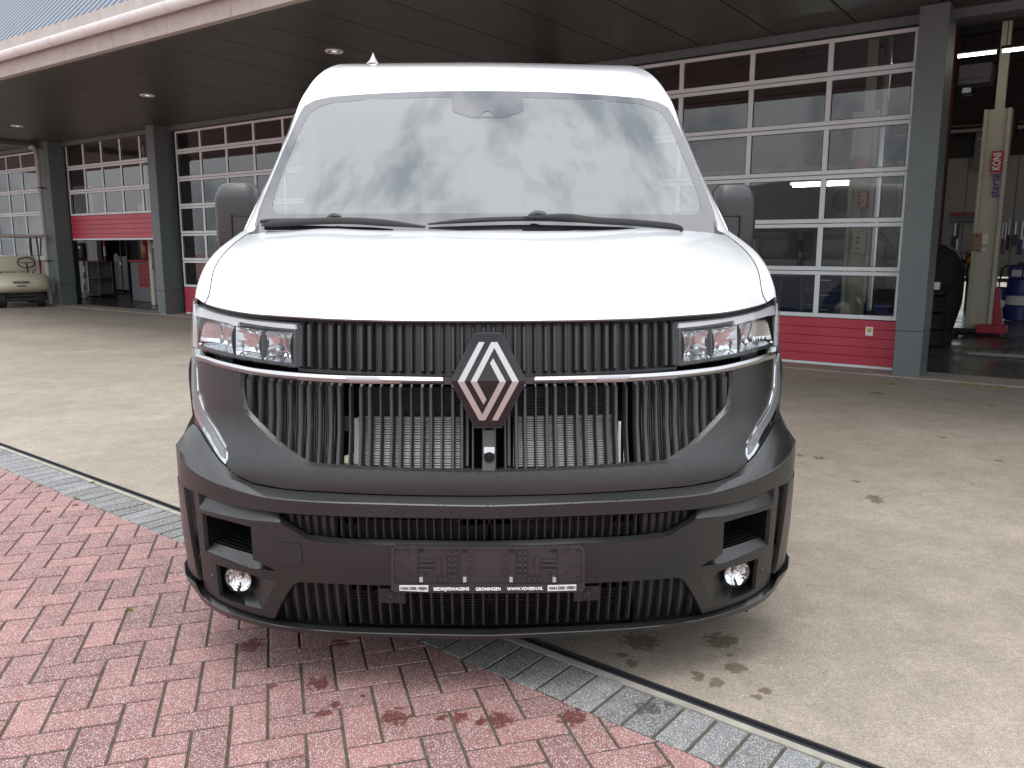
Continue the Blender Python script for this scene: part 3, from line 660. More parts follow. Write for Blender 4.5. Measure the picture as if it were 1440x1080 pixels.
t = thing_b('wall_cabinet', 'small grey cabinet high on the back wall', 'cabinet', a, 9.6, z-.35); MB().box(-.17, .17, 0, .3, 0, .75).build('case', 'grey_steel', t, bevel=.01); MB().box(-.12, .02, -.004, 0, .6, .62).build('label_strip', 'label_white', t)
a0, z0 = bs(1334, 312, 9.6); a1, z1 = bs(1380, 298, 9.6)
t = thing_b('tool_shelf', 'wall shelf with a red edge above hanging tools', 'shelf', (a0+a1)/2, 9.6, z0)
w = (a1-a0)/2; MB().box(-w, w, 0, .32, 0, .02).build('board', 'grey_steel', t); MB().box(-w, w, -.012, 0, z1-z0-.06, z1-z0).build('red_edge', 'red_steel', t); MB().box(-w, w, .25, .3, .02, z1-z0).build('back', 'grey_steel', t)
tools = [(1341, 313, 347, 'blue_steel', .035), (1345, 315, 352, 'duct', .025), (1372, 313, 350, 'blue_cab', .04), (1376, 313, 345, 'duct', .02), (1407, 312, 355, 'steel_red', .03), (1411, 312, 358, 'grey_steel', .03), (1416, 305, 352, 'black', .025), (1426, 311, 345, 'blue_cab', .04), (1434, 311, 358, 'blue_steel', .04), (1438, 311, 350, 'duct', .02), (1342.5, 358, 368, 'black', .03), (1349, 358, 369, 'black', .04), (1355, 358, 371, 'black', .035)]
nm = {'blue_steel': 'blue', 'duct': 'bright steel', 'blue_cab': 'dark blue', 'steel_red': 'dark red', 'grey_steel': 'grey', 'black': 'black'}
for px, y0, y1, m, w in tools:
    a, z0 = bs(px, y1, 9.85); _, z1 = bs(px, y0, 9.85)
    t = thing_b('hanging_tool', '%s hand tool hanging on the pale workshop back wall' % nm[m], 'tool', a, 9.85, z0, '%s tools on the back wall' % nm[m])
    MB().box(-w, w, 0, .03, 0, (z1-z0)*.45).build('head', m, t, bevel=.006); MB().box(-w*.45, w*.45, .004, .026, (z1-z0)*.45, z1-z0).build('handle', 'duct' if m != 'duct' else 'blue_steel', t, bevel=.004)
    MB().tube([(0, .015, z1-z0-.01), (0, .08, z1-z0+.01)], .006, 6).build('hook', 'dark_metal', t)
a, z = bs(1365, 362, 9.7); t = thing_b('orange_case', 'orange cable reel case hanging on the back wall', 'case', a, 9.7, z-.15)
MB().box(-.08, .08, 0, .2, 0, .30).build('case', 'orange', t, bevel=.03); MB().lathe([(.05, 0), (.05, .015), (0, .02)], 14, rotm('X', R(90), (0, 0, .2))).build('hub', 'black', t)
a, z = bs(1330, 357, 9.7); t = thing_b('wall_socket', 'white double socket box on the back wall', 'socket', a, 9.7, z-.12)
MB().box(-.08, .08, 0, .26, 0, .24).build('box', 'label_white', t, bevel=.01)
for zz in (.06, .17): MB().lathe([(.035, 0), (.03, .01), (0, .004)], 12, rotm('X', R(90), (0, -.002, zz))).build('outlet', 'grey_steel', t)
# bench with drums below
_, zb = bs(1420, 394, 9.0)
t = thing_b('workbench', 'long grey workbench along the back wall', 'workbench', 19.2, 9.2, .01)
MB().box(-1.9, 2.4, -.35, .55, zb-.05, zb).build('bench_top', 'grey_steel', t, bevel=.006)
for x in (-1.8, -.3, 1.2, 2.3): MB().box(x, x+.05, -.3, -.25, 0, zb-.05).build('leg', 'dark_metal', t)
for px, w in ((1402, .15), (1433, .24)):
    a, q = bg_(px, 446); q = 8.45; a, _ = bs(px, 430, q)
    t = thing_b('oil_drum', 'dark blue oil drum with white band beside the lift' if w < .2 else 'large blue oil drum with pale band under the workbench', 'drum', a, q, .012)
    h = .62 if w < .2 else .78
    MB().lathe([(0, .02), (w-.01, 0), (w, .01), (w, h*.33), (w+.008, h*.34), (w, h*.35), (w, h*.66), (w+.008, h*.67), (w, h*.68), (w, h-.01), (w-.01, h), (w-.02, h-.015), (0, h-.015)], 28).build('shell', 'blue_steel', t, smooth=40)
    MB().lathe([(w+.003, h*.38), (w+.003, h*.6)], 20, a0=R(200), a1=R(330)).build('paper_band', 'label_white', t, smooth=60)
    MB().tube([(0, 0, h-.02), (.02, 0, h+.35), (.12, -.02, h+.42)], .015, 8).build('pump', 'black', t, smooth=50)
a, z = bs(1432, 393, 8.9); t = thing_b('blue_canister', 'blue plastic canister with label standing on the workbench', 'canister', a, 9.05, zb+.002)
MB().box(-.19, .19, 0, .2, 0, .30).build('body', 'blue_steel', t, bevel=.04, seg=2); MB().box(-.13, .13, -.004, 0, .07, .2).build('paper_label', 'label_white', t); MB().box(-.06, .06, .06, .12, .30, .35).build('handle', 'blue_steel', t, bevel=.01)
a, z = bs(1372, 385, 7.5); t = thing_b('air_hose', 'black air hose hanging in a loop behind the lift post', 'hose', a, 7.6, z)
MB().tube([(.16*math.cos(x)-.0, .01*math.sin(3*x), .30*math.sin(x)) for x in [R(60+10*k) for k in range(27)]], .022, 8).build('hose', 'rubber', t, smooth=60)
MB().box(-.03, .16, -.02, .3, .26, .32).build('holder', 'black', t, bevel=.01)
s0, q0 = bg_(1358, 499); t = thing_b('steel_plate', 'flat grey steel plate lying on the workshop floor', 'plate', s0+.02, q0, .0105)
MB().box(0, 1.6, -.08, .28, 0, .045).build('plate', 'grey_steel', t, bevel=.01); 
for k in range(5): MB().box(.1+.3*k, .13+.3*k, -.06, .26, .0455, .052).build('tread_bar', 'dark_metal', t)
a, z0 = bs(1300, 392, .7); _, z1 = bs(1305, 330, .7)
t = thing_b('white_bar', 'slim white bar standing inside the grey corner column', 'bar', 19.02, .45, .012); MB().box(-.02, .02, -.02, .02, .0, 1.75).box(-.02, .02, -.05, -.02, 1.0, 1.72).build('bar', 'label_white', t, bevel=.004)

# ------------------------------------------------------------------ behind the large glazed door
o = lift_post(17.40, 4.2, 'cream vehicle lift post seen through the large glazed door', False)
a, z = bs(1209, 343, 4.0)
MB().box(a-17.4-.1, a-17.4+.1, -.3, -.125, z-.17, z+.17).build('control_box', 'cream_steel', o, bevel=.01)
for dz in (.08, .02, -.08): MB().lathe([(.018, 0), (.018, .02), (0, .024)], 10, rotm('X', R(90), (a-17.4-.01, -.30, z+dz))).build('button', 'black', o)
a, z = bs(1216, 232, 4.2); t = thing_b('lift_cap', 'round red and orange cap on the lift post behind the glazed door', 'cap', a, 3.82, z-.10)
MB().lathe([(.16, 0), (.17, .01), (.15, .05), (.12, .13), (.07, .18), (0, .2)], 20).build('shell', 'red_steel', t, smooth=60); MB().lathe([(.2, -.02), (.16, .0)], 20).build('brim', 'orange', t, smooth=60); MB().box(-.02, .02, .05, .25, -.05, .0).build('bracket', 'black', t)
a, z = bs(1233, 300, 3.2); t = thing_b('exhaust_duct', 'silver flexible exhaust duct hanging behind the glazed door', 'duct', a, 3.2, .45)
MB().lathe([(.055+(.006 if k % 2 else 0), .035*k) for k in range(132)], 14).build('hose', 'duct', t, smooth=60); MB().lathe([(.09, -.12), (.06, 0)], 14).build('nozzle', 'rubber', t, smooth=60)
a, z = bs(1184, 281, 9.6); t = thing_b('wall_clock', 'round pale wall clock seen through the glazed door', 'clock', a, 9.9, z)
M = rotm('X', R(90), (0, 0, 0)); MB().lathe([(0, .02), (.24, .02), (.24, .05), (.27, .05), (.27, 0)], 32, M).build('case', 'grey_steel', t, smooth=40); MB().box(-.01, .01, -.03, -.022, 0, .15).box(0, .2, -.035, -.027, -.008, .008).build('hands', 'black', t)
for dz in (0, .12):
    t = thing_b('tube_lamp', 'lit fluorescent tube hanging behind the large glazed door', 'lamp', 16.6, 5.0+dz, 2.50-dz*.3, 'lit tubes behind the large glazed door')
    MB().tube([(-.6, 0, 0), (.6, 0, 0)], .018, 10).build('tube', 'tube', t, smooth=50); MB().box(-.62, .62, -.03, .03, .025, .06).build('fitting', 'grey_steel', t); MB().box(-.5, -.49, -.005, .005, .06, 2.5).box(.49, .5, -.005, .005, .06, 2.5).build('hanger', 'black', t)
t = thing_b('drawer_cabinet', 'blue workshop cabinet with three drawers behind the glazed door', 'cabinet', 16.55, 5.0, .012)
MB().box(-1.0, .45, 0, .5, .05, .90).build('case', 'grey_steel', t, bevel=.008); MB().box(-1.02, .47, -.03, .52, .90, .94).build('worktop', 'wood', t, bevel=.004)
for k in range(3):
    d = MB().box(-.22, .42, -.02, 0, .12+.26*k, .36+.26*k).build('drawer', 'blue_cab', t, bevel=.006); MB().box(-.02, .24, -.045, -.02, .28+.26*k, .295+.26*k).build('handle', 'duct', d)
for k in range(2): MB().box(-.97+.36*k, -.64+.36*k, -.02, 0, .12, .86).build('door', 'blue_cab', t, bevel=.006)
t = thing_b('blue_crate', 'blue plastic crate on the floor behind the glazed door', 'crate', 17.95, 3.2, .012)
MB().box(-.19, .19, 0, .4, 0, .55).build('body', 'blue_steel', t, bevel=.015)
for k in range(3): MB().box(-.195, .195, -.008, 0, .1+.15*k, .13+.15*k).build('rib', 'blue_steel', t)
# parked dark van inside
t = thing_b('parked_van', 'dark grey van parked inside behind the glazed door', 'van', 15.9, 7.2, .01)
pf = [(-2.4, .45), (-2.4, 1.75), (-2.2, 1.92), (.9, 1.92), (1.25, 1.8), (1.85, 1.12), (2.35, .95), (2.45, .6), (2.4, .35), (-2.35, .35)]
v = [(x, y, z) for y, k in ((-.9, 0), (-.85, 1), (.85, 1), (.9, 0)) for x, z in pf]; n_ = len(pf)
MB().add(v, [tuple(range(n_)), tuple(range(4*n_-1, 3*n_-1, -1))] + [(i+j*n_, (i+1) % n_+j*n_, (i+1) % n_+(j+1)*n_, i+(j+1)*n_) for j in range(3) for i in range(n_)]).build('body', 'dark_paint', t, bevel=.05, seg=2, smooth=40)
for x0, x1 in ((-2.2, -1.2), (-1.1, -.1), (0, .95)): MB().box(x0, x1, -.912, -.902, 1.15, 1.68).build('window', 'black_gloss', t, bevel=.003)
MB().add([(1.0, -.914, 1.15), (1.72, -.914, 1.15), (1.25, -.914, 1.68), (1.0, -.914, 1.68)], [(0, 1, 2, 3)]).build('window', 'black_gloss', t)
for x in (-1.6, 1.55):
    w = MB().lathe([(0, -.1), (.2, -.1), (.3, -.11), (.33, -.08), (.33, .08), (.3, .11)], 28, rotm('X', R(90), (x, -.83, .33))).build('wheel', 'rubber', t, smooth=40)

# ------------------------------------------------------------------ left half-open bay
def at(px, py, dz=.01):
    s, q = bg_(px, py, .01); return s, q
s0, q0 = .65, 1.9
a0, z0 = bs(107, 420, q0); a1, z1 = bs(137, 375, q0)
t = thing_b('wire_shelf', 'thin metal rack standing behind the half open door', 'rack', (a0+a1)/2, q0, .012); w = (a1-a0)/2
for x in (-w, -.02, w-.02): MB().box(x, x+.02, 0, .02, 0, 1.0).build('leg', 'grey_steel', t); MB().box(x, x+.02, .4, .42, 0, 1.0).build('leg', 'grey_steel', t)
for z in (.08, .52, .98): MB().box(-w, w, 0, .42, z, z+.015).build('shelf', 'grey_steel', t)
MB().box(-w+.0, -w+.25, 0, .3, .997, 1.06).build('red_tray', 'red_steel', t); MB().box(-w, w, .425, .43, 0, .98).build('back_sheet', 'inner_dark', t)
t = thing_b('striped_pole', 'blue and white striped measuring pole leaning on the rack', 'pole', (a0+a1)/2+.1, q0-.06, .012)
for k in range(6): MB().tube([(0, -.06+.01*k, .17*k), (0, -.06+.01*(k+1), .17*(k+1))], .026, 8).build('band', 'blue_steel' if k % 2 else 'label_white', t)
MB().box(-.14, .14, -.10, -.03, 0, .02).build('foot', 'yellow', t)
q1 = 3.0; a0, z0 = bs(104, 425, q1); a1, _ = bs(138, 375, q1)
t = thing_b('wall_partition', 'pale partition wall behind the metal rack', 'wall', (a0+a1)/2, q1, .012); MB().box(-.9, (a1-a0)/2, 0, .1, 0, 3.2).box((a1-a0)/2, (a1-a0)/2+.05, -.02, .12, 0, 3.2).build('panel', 'inner_wall', t)
a, z = bs(113.5, 352, q1-.1); t = thing_b('battery_charger', 'black battery charger box on the pale partition', 'charger', a, q1-.14, z-.25)
MB().box(-.15, .15, 0, .13, 0, .48).build('case', 'black', t, bevel=.02); MB().box(-.06, .06, -.006, 0, .3, .37).build('display', 'label_white', t); MB().tube([(0, .06, 0), (.05, .05, -.2), (.25, .05, -.35)], .012, 6).build('cable', 'black', t)
q2 = 3.4; a0, _ = bs(139, 420, q2); a1, _ = bs(216, 420, q2)
t = thing_b('glass_partition', 'dark glass double door with a round sticker inside the bay', 'door', (a0+a1)/2, q2, .012); w = (a1-a0)/2
MB().box(-w, w, 0, .01, .05, 2.6).build('glass', 'black_gloss', t)
for x in (-w, -.05, .3, w-.06): MB().box(x, x+.06, -.03, .05, 0, 2.6).build('door_post', 'inner_dark', t)
MB().box(-w, w, -.02, .04, 2.6, 3.3).build('top_panel', 'inner_dark', t)
MB().box(-.45, .35, -.02, -.012, .1, 1.1).build('lower_panel', 'grey_steel', t)
a, z = bs(164, 363, q2); MB().lathe([(0, 0), (.13, 0), (.13, .01), (0, .01)], 24, rotm('X', R(90), (a-(a0+a1)/2, -.012, z))).build('round_sticker', 'light_trim', t)
a, z = bs(172, 371, q2); MB().box(a-(a0+a1)/2-.05, a-(a0+a1)/2+.05, -.06, -.03, z-.04, z+.04).build('door_lock', 'duct', t)
a, z = bs(149, 372, 2.6); t = thing_b('traffic_post', 'red and white striped warning post inside the bay', 'post', a, 2.6, .012)
for k in range(6): MB().lathe([(.05-.003*k, .28*k), (.047-.003*k, .28*(k+1))], 12).build('band', 'red_steel' if k % 2 else 'label_white', t, smooth=50)
MB().lathe([(.2, 0), (.2, .04), (.05, .06)], 16).build('foot', 'black', t)
sA, qA = 1.55, 1.55
a0, z0 = bs(187, 424, qA); a1, _ = bs(214, 424, qA)
t = thing_b('tool_cabinet', 'grey tool cabinet with red drawers in the half open bay', 'cabinet', (a0+a1)/2, qA, .012); w = (a1-a0)/2
MB().box(-w, w, 0, .6, .0, 1.0).build('case', 'grey_steel', t, bevel=.012); MB().box(-w-.01, w+.01, -.03, .62, 1.0, 1.06).build('worktop', 'red_steel', t, bevel=.008)
for k in range(5): MB().box(-.05, w-.02, -.025, 0, .38+.12*k, .48+.12*k).build('drawer', 'red_steel', t, bevel=.006)
a, z = bs(206, 360, qA+.3); t = thing_b('fire_extinguisher', 'red fire extinguisher with yellow label above the tool cabinet', 'extinguisher', a, qA+.3, 1.075)
MB().lathe([(0, 0), (.085, .0), (.09, .02), (.09, .45), (.07, .53), (.03, .56), (.03, .6), (0, .6)], 20).build('cylinder', 'red_steel', t, smooth=40); MB().lathe([(.092, .18), (.092, .36)], 16, a0=R(180), a1=R(320)).build('paper_label', 'yellow', t, smooth=60)
MB().box(-.02, .07, -.02, .02, .6, .66).tube([(.03, 0, .62), (.13, 0, .5), (.11, 0, .2)], .014, 6).build('valve', 'black', t)
a, z = bs(215.5, 427, 1.0); t = thing_b('cream_post', 'cream steel post at the edge of the half open bay', 'post', a, 1.0, .012); MB().box(-.07, .07, 0, .12, 0, 3.7).box(.16, .3, .1, .2, 0, 3.7).box(.0, .3, .02, .1, 1.35, 1.5).build('profile', 'cream_steel', t, bevel=.006)
a, z = bs(219, 375, .8); t = thing_b('red_bracket', 'dark red wedge bracket on the cream post', 'bracket', a, .78, z-.05); MB().prism([(-.16, 0), (.2, 0), (.2, .45), (.12, .45)], 0, .12, rotm('X', R(90), (0, .12, 0))).build('wedge', 'steel_red', t, bevel=.006)
MB().box(-.02, .1, .12, .22, .05, .12).build('arm', 'steel_red', t)
# red bench seen through the closed door beside the van mirror
a0, z0 = bs(262, 398, 2.5); t = thing_b('red_trolley', 'red workshop trolley behind the closed six row door', 'trolley', 5.7, 2.2, .012)
MB().box(-.5, .5, 0, .6, .72, .78).build('top', 'red_steel', t, bevel=.01); MB().box(-.48, .48, .02, .58, .2, .7).build('case', 'grey_steel', t, bevel=.01)
for x in (-.4, .4): MB().lathe([(0, -.03), (.09, -.03), (.09, .03), (0, .03)], 16, rotm('X', R(90), (x, .1, .09))).build('castor', 'rubber', t)
for (x, y) in ((-.45, .05), (.43, .05)): MB().box(x, x+.03, y, y+.03, .05, .72).build('leg', 'grey_steel', t)

# ------------------------------------------------------------------ golf cart
sL, qL = bg_(3, 433); sR, qR = bg_(57, 431)
pl, pr_ = np.array(bw(sL, qL)), np.array(bw(sR, qR)); c = (pl+pr_)/2; ax = pr_-pl; ang = math.atan2(ax[1], ax[0])
gc = empty('golf_cart', (c[0], c[1], 0), ang); gc.scale = (1, 1, .90); tag(gc, 'cream golf cart with tan roof parked beside the corner column', 'golf cart')
TW = np.linalg.norm(ax)/2                # half track; local x to the cart's left as seen, local -y forwards
cowl = []
for z, yf, hw in ((.36, -.10, .26), (.42, -.34, .44), (.52, -.46, .50), (.66, -.44, .52), (.78, -.30, .50), (.86, -.10, .48), (.87, .12, .46)):
    cowl.append([(hw*math.sin(a)*1.16, yf+(1-math.cos(a))*.22, z+.02*math.cos(2*a)) for a in [R(-90+15*k) for k in range(13)]])
cw = MB().grid(cowl).build('cowl', 'cream', gc, smooth=60)
MB().box(-.16, .16, -.478, -.462, .655, .67).tube([(.17*math.cos(x), -.468, .665+.028*math.sin(x)) for x in [2*math.pi*k/24 for k in range(25)]], .006, 6).build('badge', 'black', cw)
MB().box(-.09, .09, -.475, -.455, .555, .585).build('badge_plate', 'black', cw)
for sgn in (-1, 1):
    for y in (0, 1.62):
        w = MB().lathe([(0, -.07), (.11, -.07), (.12, -.09), (.2, -.095), (.225, -.07), (.225, .07), (.2, .095), (.12, .09), (.11, .07), (0, .07)], 24, rotm('Y', R(90), (sgn*TW, y, .225))).build('wheel', 'rubber', gc, smooth=40)
        MB().lathe([(0, .075), (.10, .075), (.10, .02)], 18, rotm('Y', R(90)*1, (sgn*TW, y, .225))).build('rim', 'yellow', w)
MB().box(-.42, .42, -.12, 2.1, .26, .36).build('chassis', 'black', gc, bevel=.02)
MB().box(-.36, .36, -.2, -.02, .16, .27).build('front_axle', 'black', gc, bevel=.02)
MB().box(-.56, .56, .1, 1.0, .34, .38).build('floor_board', 'rubber', gc)
MB().box(-.56, .56, .85, 2.05, .38, .66).build('rear_body', 'cream', gc, bevel=.06, seg=3, smooth=40)
MB().box(-.52, .52, .85, 1.35, .66, .78).build('seat_cushion', 'cream', gc, bevel=.05, seg=3, smooth=40); MB().box(-.52, .52, 1.32, 1.44, .88, 1.30).build('seat_back', 'cream', gc, bevel=.05, seg=3, smooth=40)
MB().tube([(.22, .15, .82), (.22, .35, 1.12)], .02, 8).build('steering_column', 'black', gc)
MB().tube([(.22+.18*math.cos(x), .38+.06*math.sin(x), 1.14+.13*math.sin(x)) for x in [2*math.pi*k/24 for k in range(25)]], .015, 8).tube([(.06, .38, 1.14), (.38, .38, 1.14)], .01, 6).build('steering_wheel', 'black', gc, smooth=60)
for sgn in (-1, 1):
    MB().tube([(sgn*.46, .02, .86), (sgn*.47, .22, 1.62), (sgn*.47, .3, 1.80)], .018, 8).build('roof_post', 'black', gc, smooth=50)
    MB().tube([(sgn*.5, 1.9, .62), (sgn*.5, 1.75, 1.80)], .018, 8).build('roof_post', 'black', gc, smooth=50)
MB().box(-.58, .58, .05, 1.95, 1.80, 1.87).build('roof', 'trim_beige', gc, bevel=.03, seg=3, smooth=40)
MB().box(-.44, .44, .2, .21, .9, 1.75, rotm('X', R(-12), (0, -.1, .06))).build('windscreen', 'clear_lens', gc)
# ================================================================== the van (faces -Y, nose at y = 0)
van = empty('white_van', (0, 0, 0))
tag(van, 'white panel van with black grille and bumper standing on the forecourt edge', 'van')
NE = 2.6; DD = .55
PZ = np.array([0, .22, .30, .45, .60, .70, .73, .77, .81, .86, 1.0, 1.15, 1.30, 1.6]); PYZ = np.array([.10, .07, .04, .012, 0, .0, .006, .026, .048, .064, .080, .100, .145, .26])
def prof(z): return float(np.interp(z, PZ, PYZ))
TH = np.linspace(0, math.pi/2, 1500)
def sil_slope(W, off):
    x = (W+off)*np.sin(TH)**(2/NE); y = -off + (DD+off)*(1-np.cos(TH)**(2/NE)) + .02
    return float(np.max(x/(y-CAM[1])))
def tgt(px, py): r = ray(px, py); return abs(r[0]/r[1])
lo, hi = .8, 1.3
for _ in range(50):
    mid = (lo+hi)/2
    if sil_slope(mid, 0) < tgt(264, 540): lo = mid
    else: hi = mid
WW = lo
lo, hi = 0, .12
for _ in range(50):
    mid = (lo+hi)/2
    if sil_slope(WW, mid) < tgt(252, 660): lo = mid
    else: hi = mid
BOFF = lo
print('half width', WW, 'bumper offset', BOFF)
TX = WW*np.sin(TH)**(2/NE); TY = DD*(1-np.cos(TH)**(2/NE)); TA = np.concatenate([[0], np.cumsum(np.hypot(np.diff(TX), np.diff(TY)))]); A90 = float(TA[-1])
def surf(a, z, off=0.0):
    s = -1 if a < 0 else 1; a = abs(a); th = float(np.interp(a, TA, TH))
    x = (WW+off)*math.sin(th)**(2/NE); y = -off + (DD+off)*(1-max(0, math.cos(th))**(2/NE)) + prof(z)
    if a > A90: x = WW+off; y = DD + prof(z) + (a-A90)
    return Vector((s*x, y, z))
_c, _s = np.clip(np.cos(TH), 0, 1)**(2/NE), np.sin(TH)**(2/NE)
def AZ(px, py, off=0.0):
    """photo pixel -> (a, z) on the nose surface moved out by off"""
    r = ray(px, py)
    if abs(px-CXV) < 170:
        y = 0.0
        for _ in range(60):
            t = (y-CAM[1])/r[1]; x = t*r[0]; z = CAM[2]+t*r[2]; w = min(abs(x)/(WW+off), .999)
            y = .5*y + .5*(-off + (DD+off)*(1-(1-w**NE)**(1/NE)) + prof(z))
        th = math.asin(min(1, w)**(NE/2)); return (math.copysign(float(np.interp(th, TH, TA)), x), z)
    X = (WW+off)*_s; t = X/abs(r[0]); yr = CAM[1]+t*r[1]; zr = CAM[2]+t*r[2]
    F = yr - (-off + (DD+off)*(1-_c) + np.interp(zr, PZ, PYZ))
    k = np.argmax(F >= 0)
    if F[k] < 0: k = int(np.argmax(F))
    return (math.copysign(float(TA[k]), r[0]), float(zr[k]))
def PS(px, py, off=0.0): return surf(*AZ(px, py, off), off)
def L(pts, off=0.0): return [AZ(x, y, off) for x, y in pts]
def mir(pts): return [(-a, z) for a, z in reversed(pts)]
# the windscreen sheet
WSY, WSK, WSC = .85, 1.05, .22
def wsurf(x, z, off=0.0):
    n = Vector((-2*WSC*x, 1, -WSK)).normalized(); return Vector((x, WSY+WSK*(z-1.45)+WSC*x*x, z)) - n*off
def WX(px, py):
    r = ray(px, py); y = 1.0
    for _ in range(80):
        t = (y-CAM[1])/r[1]; x = t*r[0]; z = CAM[2]+t*r[2]; y = .6*y + .4*(WSY+WSK*(z-1.45)+WSC*x*x)
    return (float(x), float(z))
def resample_loop(lp, res):
    out = []
    for i in range(len(lp)):
        a, b = lp[i], lp[(i+1) % len(lp)]; n = max(1, int(math.hypot(b[0]-a[0], b[1]-a[1])/res + .5))
        out += [(a[0]+(b[0]-a[0])*k/n, a[1]+(b[1]-a[1])*k/n) for k in range(n)]
    return out
def smooth_poly(pts, n=6, closed=False):
    """Catmull-Rom through points"""
    P = [np.array(p, float) for p in pts]; out = []; m = len(P)
    for i in range(m if closed else m-1):
        p0, p1, p2, p3 = (P[(i-1) % m] if closed or i > 0 else 2*P[0]-P[1]), P[i], P[(i+1) % m], (P[(i+2) % m] if closed or i+2 < m else 2*P[-1]-P[-2])
        for k in range(n):
            t = k/n; out.append(tuple(.5*((2*p1)+(-p0+p2)*t+(2*p0-5*p1+4*p2-p3)*t*t+(-p0+3*p1-3*p2+p3)*t**3)))
    if not closed: out.append(tuple(P[-1]))
    return out
def inside(p, loops):
    c = False; x, y = p
    for lp in loops:
        n = len(lp); j = n-1
        for i in range(n):
            if (lp[i][1] > y) != (lp[j][1] > y) and x < (lp[j][0]-lp[i][0])*(y-lp[i][1])/(lp[j][1]-lp[i][1])+lp[i][0]: c = not c
            j = i
    return c
def panel(name, loops, m, parent, off=0.0, thick=0.0, res=.03, fmap=surf, smooth=35, mirror=False, back=(0, 1, 0)):
    loops = [resample_loop(l, res) for l in loops]
    pts = []; edges = []
    for l in loops:
        k = len(pts); pts += l; edges += [(k+i, k+(i+1) % len(l)) for i in range(len(l))]
    A = np.array(pts); lo, hi = A.min(axis=0), A.max(axis=0); nb = len(pts)
    for i in range(int((hi[0]-lo[0])/res)+1):
        for j in range(int((hi[1]-lo[1])/res)+1):
            p = (lo[0]+(i+.5+.13*(j % 2))*res, lo[1]+(j+.5)*res)
            if inside(p, loops) and np.min(np.abs(A-p).sum(axis=1)) > res*.6: pts.append(p)
    r = delaunay_2d_cdt([Vector(p) for p in pts], edges, [], 0, 1e-6)
    vv = [tuple(v) for v in r[0]]; tri = []
    for f in r[2]:
        c = (sum(vv[i][0] for i in f)/len(f), sum(vv[i][1] for i in f)/len(f))
        if inside(c, loops): tri.append(tuple(f))
    of = off if callable(off) else (lambda a, z: off)
    V = [fmap(a, z, of(a, z)) for a, z in vv]
    bk = Vector(back); F = []
    for f in tri:
        n = (V[f[1]]-V[f[0]]).cross(V[f[2]]-V[f[0]]); F.append(f if n.dot(bk) < 0 or (abs(n.dot(bk)) < 1e-9) else tuple(reversed(f)))
    if thick:
        cnt = {}
        for f in F:
            for i in range(3): e = (f[i], f[(i+1) % 3]); cnt[e] = 1
        k = len(V); mp = {}
        for e in list(cnt):
            if (e[1], e[0]) not in cnt:
                for i in e:
                    if i not in mp: mp[i] = len(V); V.append(fmap(vv[i][0], vv[i][1], of(*vv[i])-thick))
                F.append((e[1], e[0], mp[e[0]], mp[e[1]]))
    out = []
    for s in ((1, -1) if mirror else (1,)):
        me = bpy.data.meshes.new(name); me.from_pydata([(s*v.x, v.y, v.z) for v in V], [], [f if s == 1 else tuple(reversed(f)) for f in F]); out.append(link(name, me, m, parent, smooth))
    return out if mirror else out[0]
def row(pts, off, n=60, wrap=0):
    q = L(pts, off); q = smooth_poly(q, 5); d = np.concatenate([[0], np.cumsum([math.hypot(q[i+1][0]-q[i][0], q[i+1][1]-q[i][1]) for i in range(len(q)-1)])])
    t = np.linspace(0, d[-1], n); a = np.interp(t, d, [p[0] for p in q]); z = np.interp(t, d, [p[1] for p in q])
    out = [surf(float(a[i]), float(z[i]), off) for i in range(n)]
    if wrap: out = [surf(float(a[0])-wrap*k/4, float(z[0]), off) for k in (4, 3, 2, 1)] + out
    return out
def loft(name, rows, m, parent, full=True, smooth=38, mirror=False):
    if full: rows = [r + [Vector((-p.x, p.y, p.z)) for p in reversed(r[:-1])] for r in rows]
    outs = []
    for s in ((1, -1) if mirror else (1,)):
        g = [[(s*p.x, p.y, p.z) for p in r] for r in rows]; mb = MB().grid(g)
        outs.append(mb.build(name, m, parent, smooth=smooth, fix=False))
        me = outs[-1].data; me.update(); c = sum((p.normal*p.area for p in me.polygons), Vector())
        if c.y > 0: me.flip_normals()
    return outs if mirror else outs[0]
def cr_patch(ctrl, nu, nv):
    """Catmull-Rom surface through a control grid [rows][cols] of 3-D points"""
    rows = [smooth_poly(r, nv) for r in ctrl]; cols = list(zip(*rows)); cols = [smooth_poly(c, nu) for c in cols]
    return [list(r) for r in zip(*cols)]
CX = CXV
